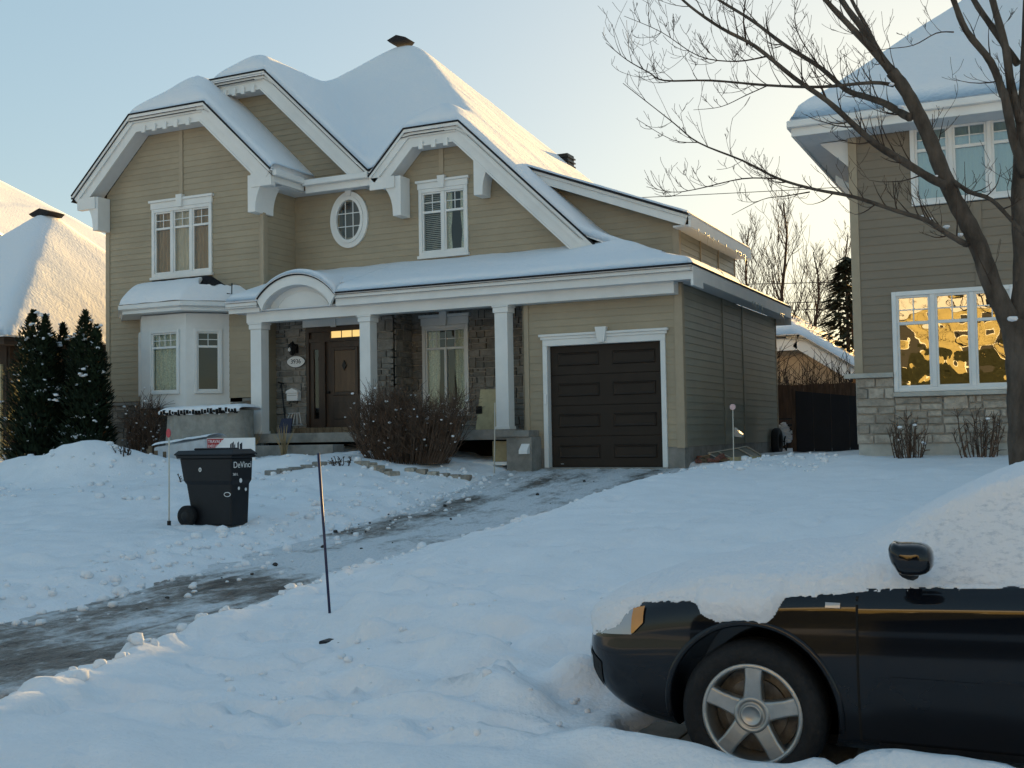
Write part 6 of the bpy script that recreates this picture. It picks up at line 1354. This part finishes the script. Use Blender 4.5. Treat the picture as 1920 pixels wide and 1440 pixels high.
for k in (1.62,):
    patch('side_window', 1.70, 2.38, lambda u: csh(u) + .03, lambda u: csh(u) + .72 * (ctop(u) - csh(u)), .003, M_TARP, 12, 6)
obj('chassis', MB().box(XN + .5, XN + 4.2, YC - .6, YC + .6, .16, .30), M_DARK, CAR)

# snow on the car
m = bpy.data.materials.new('car_snow'); m.use_nodes = True; n = m.node_tree.nodes; l = m.node_tree.links; b = n['Principled BSDF']
b.inputs['Roughness'].default_value = .75; b.inputs['Specular IOR Level'].default_value = .15
at = n.new('ShaderNodeAttribute'); at.attribute_name = 'thin'; geo = n.new('ShaderNodeNewGeometry')
mp = n.new('ShaderNodeMapping'); mp.inputs['Scale'].default_value = (1, 1, 2.2); mp.inputs['Rotation'].default_value = (0, R(28), 0); l.new(geo.outputs['Position'], mp.inputs[0])
tx = n.new('ShaderNodeTexNoise'); tx.inputs['Scale'].default_value = 26; tx.inputs['Detail'].default_value = 5; tx.inputs['Roughness'].default_value = .7; l.new(mp.outputs[0], tx.inputs['Vector'])
ml = n.new('ShaderNodeMath'); ml.operation = 'MULTIPLY'; l.new(tx.outputs[0], ml.inputs[0]); l.new(at.outputs['Fac'], ml.inputs[1])
rp = n.new('ShaderNodeValToRGB'); e = rp.color_ramp.elements; e[0].position, e[0].color = .50, (.76, .77, .80, 1); e[1].position, e[1].color = .72, (.50, .54, .60, 1); l.new(ml.outputs[0], rp.inputs[0]); l.new(rp.outputs[0], b.inputs['Base Color'])
tb = n.new('ShaderNodeTexNoise'); tb.inputs['Scale'].default_value = 55; tb.inputs['Detail'].default_value = 5; l.new(geo.outputs['Position'], tb.inputs['Vector'])
bp = n.new('ShaderNodeBump'); bp.inputs['Strength'].default_value = .7; bp.inputs['Distance'].default_value = .012; l.new(tb.outputs[0], bp.inputs['Height']); l.new(bp.outputs[0], b.inputs['Normal'])
M_CARSNOW = m
edge_tab = H1([(0, .58), (.05, .59), (.14, .615), (.22, .645), (.27, .70), (.31, .735), (.36, .765), (.57, .790), (.62, .785), (.66, .735), (.76, .715), (.94, .72), (.98, .75), (1.03, .825), (1.2, .85), (1.4, .875), (1.58, .890), (3.2, .945), (4.0, .97), (4.55, .95)])
def car_snow(side, du, dt):
    U = axis([(0.0, 1.75, .010), (1.75, 4.5, .035)]) if du < .03 else axis([(0.0, 4.5, du)]); T = axis([(4.2, 11, dt)]) + [11.2]; mb = MB(); thin = []; TH = {}
    for i, u in enumerate(U):
        for j, t_ in enumerate(T):
            sd_ = side if t_ <= 11 else -side; over = t_ > 11; t_ = 22 - t_ if over else t_
            p = W3(u, t_, sd_); ed = edge_tab(u) + .010 * fbm(u * 9, side, 2) + .008 * fbm(u * 35, side * 3, 5) + .004 * fbm(u * 110, 1, 7); d_ = p.z - ed
            cab = sstep(1.35, 1.75, u) * (1 - sstep(3.6, 4, u)); sidew = cab * sstep(11.0, 9.2, t_) if False else cab * (1 - sstep(8.8, 9.4, t_))
            full = .042 * (1 - .72 * sidew) * (.75 + .25 * sstep(.0, .5, u)); full *= 1 + .20 * fbm(u * 2.2, t_ * .8, 3) + .10 * fbm(u * 7, t_ * 2, 9)
            k = sstep(-.002, .085, d_) ** .7 if d_ > -.002 else 0; th = full * k
            rough_ = .006 * fbm(p.x * 40, p.y * 40, p.z * 40) * (k > 0)
            TH[(i, j)] = d_ > -.012
            nn_ = Nn(u, t_, sd_)
            if t_ > 10.7: nn_ = Vector((nn_.x, nn_.y * (11 - t_) / .3, nn_.z)).normalized()
            if over: th -= .003
            q = p + nn_ * (th + rough_ + (.002 if d_ > -.002 else -.012)); mb.v.append(tuple(q)); thin.append(min(1.0, .55 + .65 * sidew) if sidew > .02 else (.9 if k < .35 else .5))
    nj = len(T)
    for i in range(len(U) - 1):
        for j in range(nj - 1):
            if TH[(i, j)] and TH[(i + 1, j)] and TH[(i, j + 1)] and TH[(i + 1, j + 1)]: mb.f.append((i * nj + j, (i + 1) * nj + j, (i + 1) * nj + j + 1, i * nj + j + 1))
    return mb, thin
mb1, th1 = car_snow(-1, .018, .045); mb2, th2 = car_snow(1, .03, .07)
k0 = len(mb1.v); mb1.v += mb2.v; mb1.f += [tuple(i + k0 for i in f_)[::-1] for f_ in mb2.f]; th1 += th2
so = obj('car_snow', mb1, M_CARSNOW, smooth=True, fixn=False); tag(so, 'fluffy snow lying over the hood, windshield and windows of the black car', 'snow', kind='stuff')
att = so.data.attributes.new('thin', 'FLOAT', 'POINT'); att.data.foreach_set('value', th1)
# bare kerb slabs under the bumper
for i in range(4):
    x0 = -2.55 + i * .42; tag(obj('kerb_slab', MB().box(x0, x0 + .412, 5.02, 5.75, -.2, .045 + .002 * (i % 2)), M_CONC, bevel=.006), ['bare concrete slab in front of the car bumper, first from the left', 'bare concrete slab under the car bumper, second from the left', 'bare concrete slab under the car just ahead of the wheel', 'bare concrete slab behind the front wheel'][i], 'slab', 'slabs under the car')

# loose snow chunks thrown up along the driveway, round the bin and in front of the house
rs = random.Random(99); mb = MB()
def chunk(x, y, r): blob(mb, (x, y, dgz(x, y) + r * .25), r, rs, rs.uniform(.5, .9))
for _ in range(300):
    y = rs.uniform(5, 20); x = interp(y, XRD) + rs.gauss(.12, .16); chunk(x, y, abs(rs.gauss(0, .022)) + .008)
for _ in range(520):
    y = rs.uniform(7, 20); x = interp(y, XLD) + rs.gauss(-.2, .5); chunk(x, y, abs(rs.gauss(0, .028)) + .008)
for _ in range(360):
    x, y = rs.uniform(-23, -10.5), rs.uniform(14.5, 19.2); chunk(x, y, abs(rs.gauss(0, .035)) + .008)
for _ in range(70):
    x, y = rs.uniform(-4.5, -2.2), rs.uniform(4.6, 7.5); chunk(x, y, abs(rs.gauss(0, .016)) + .004)
for _ in range(120):
    x, y = rs.uniform(-6.2, -3.3), rs.uniform(17.5, 21.0); chunk(x, y, abs(rs.gauss(0, .03)) + .01)
tag(obj('snow_chunks', mb, M_SNOW, smooth=True), 'loose lumps of shovelled snow scattered along the driveway and lawn', 'snow', kind='stuff')

rs = random.Random(4)
for k in range(22):
    y = 24.2 + rs.random() * 5 if k < 13 else 22 + rs.random() * 7; x, z = (-6.985, 6.03) if k < 13 else (-5.995, 4.43); l_ = rs.uniform(.08, .28)
    obj('icicle', MB().tube([(x, y, z + .02), (x, y, z - l_ * .5), (x, y, z - l_)], [.014, .009, .002], 5), M_FIBRE, H, smooth=True)
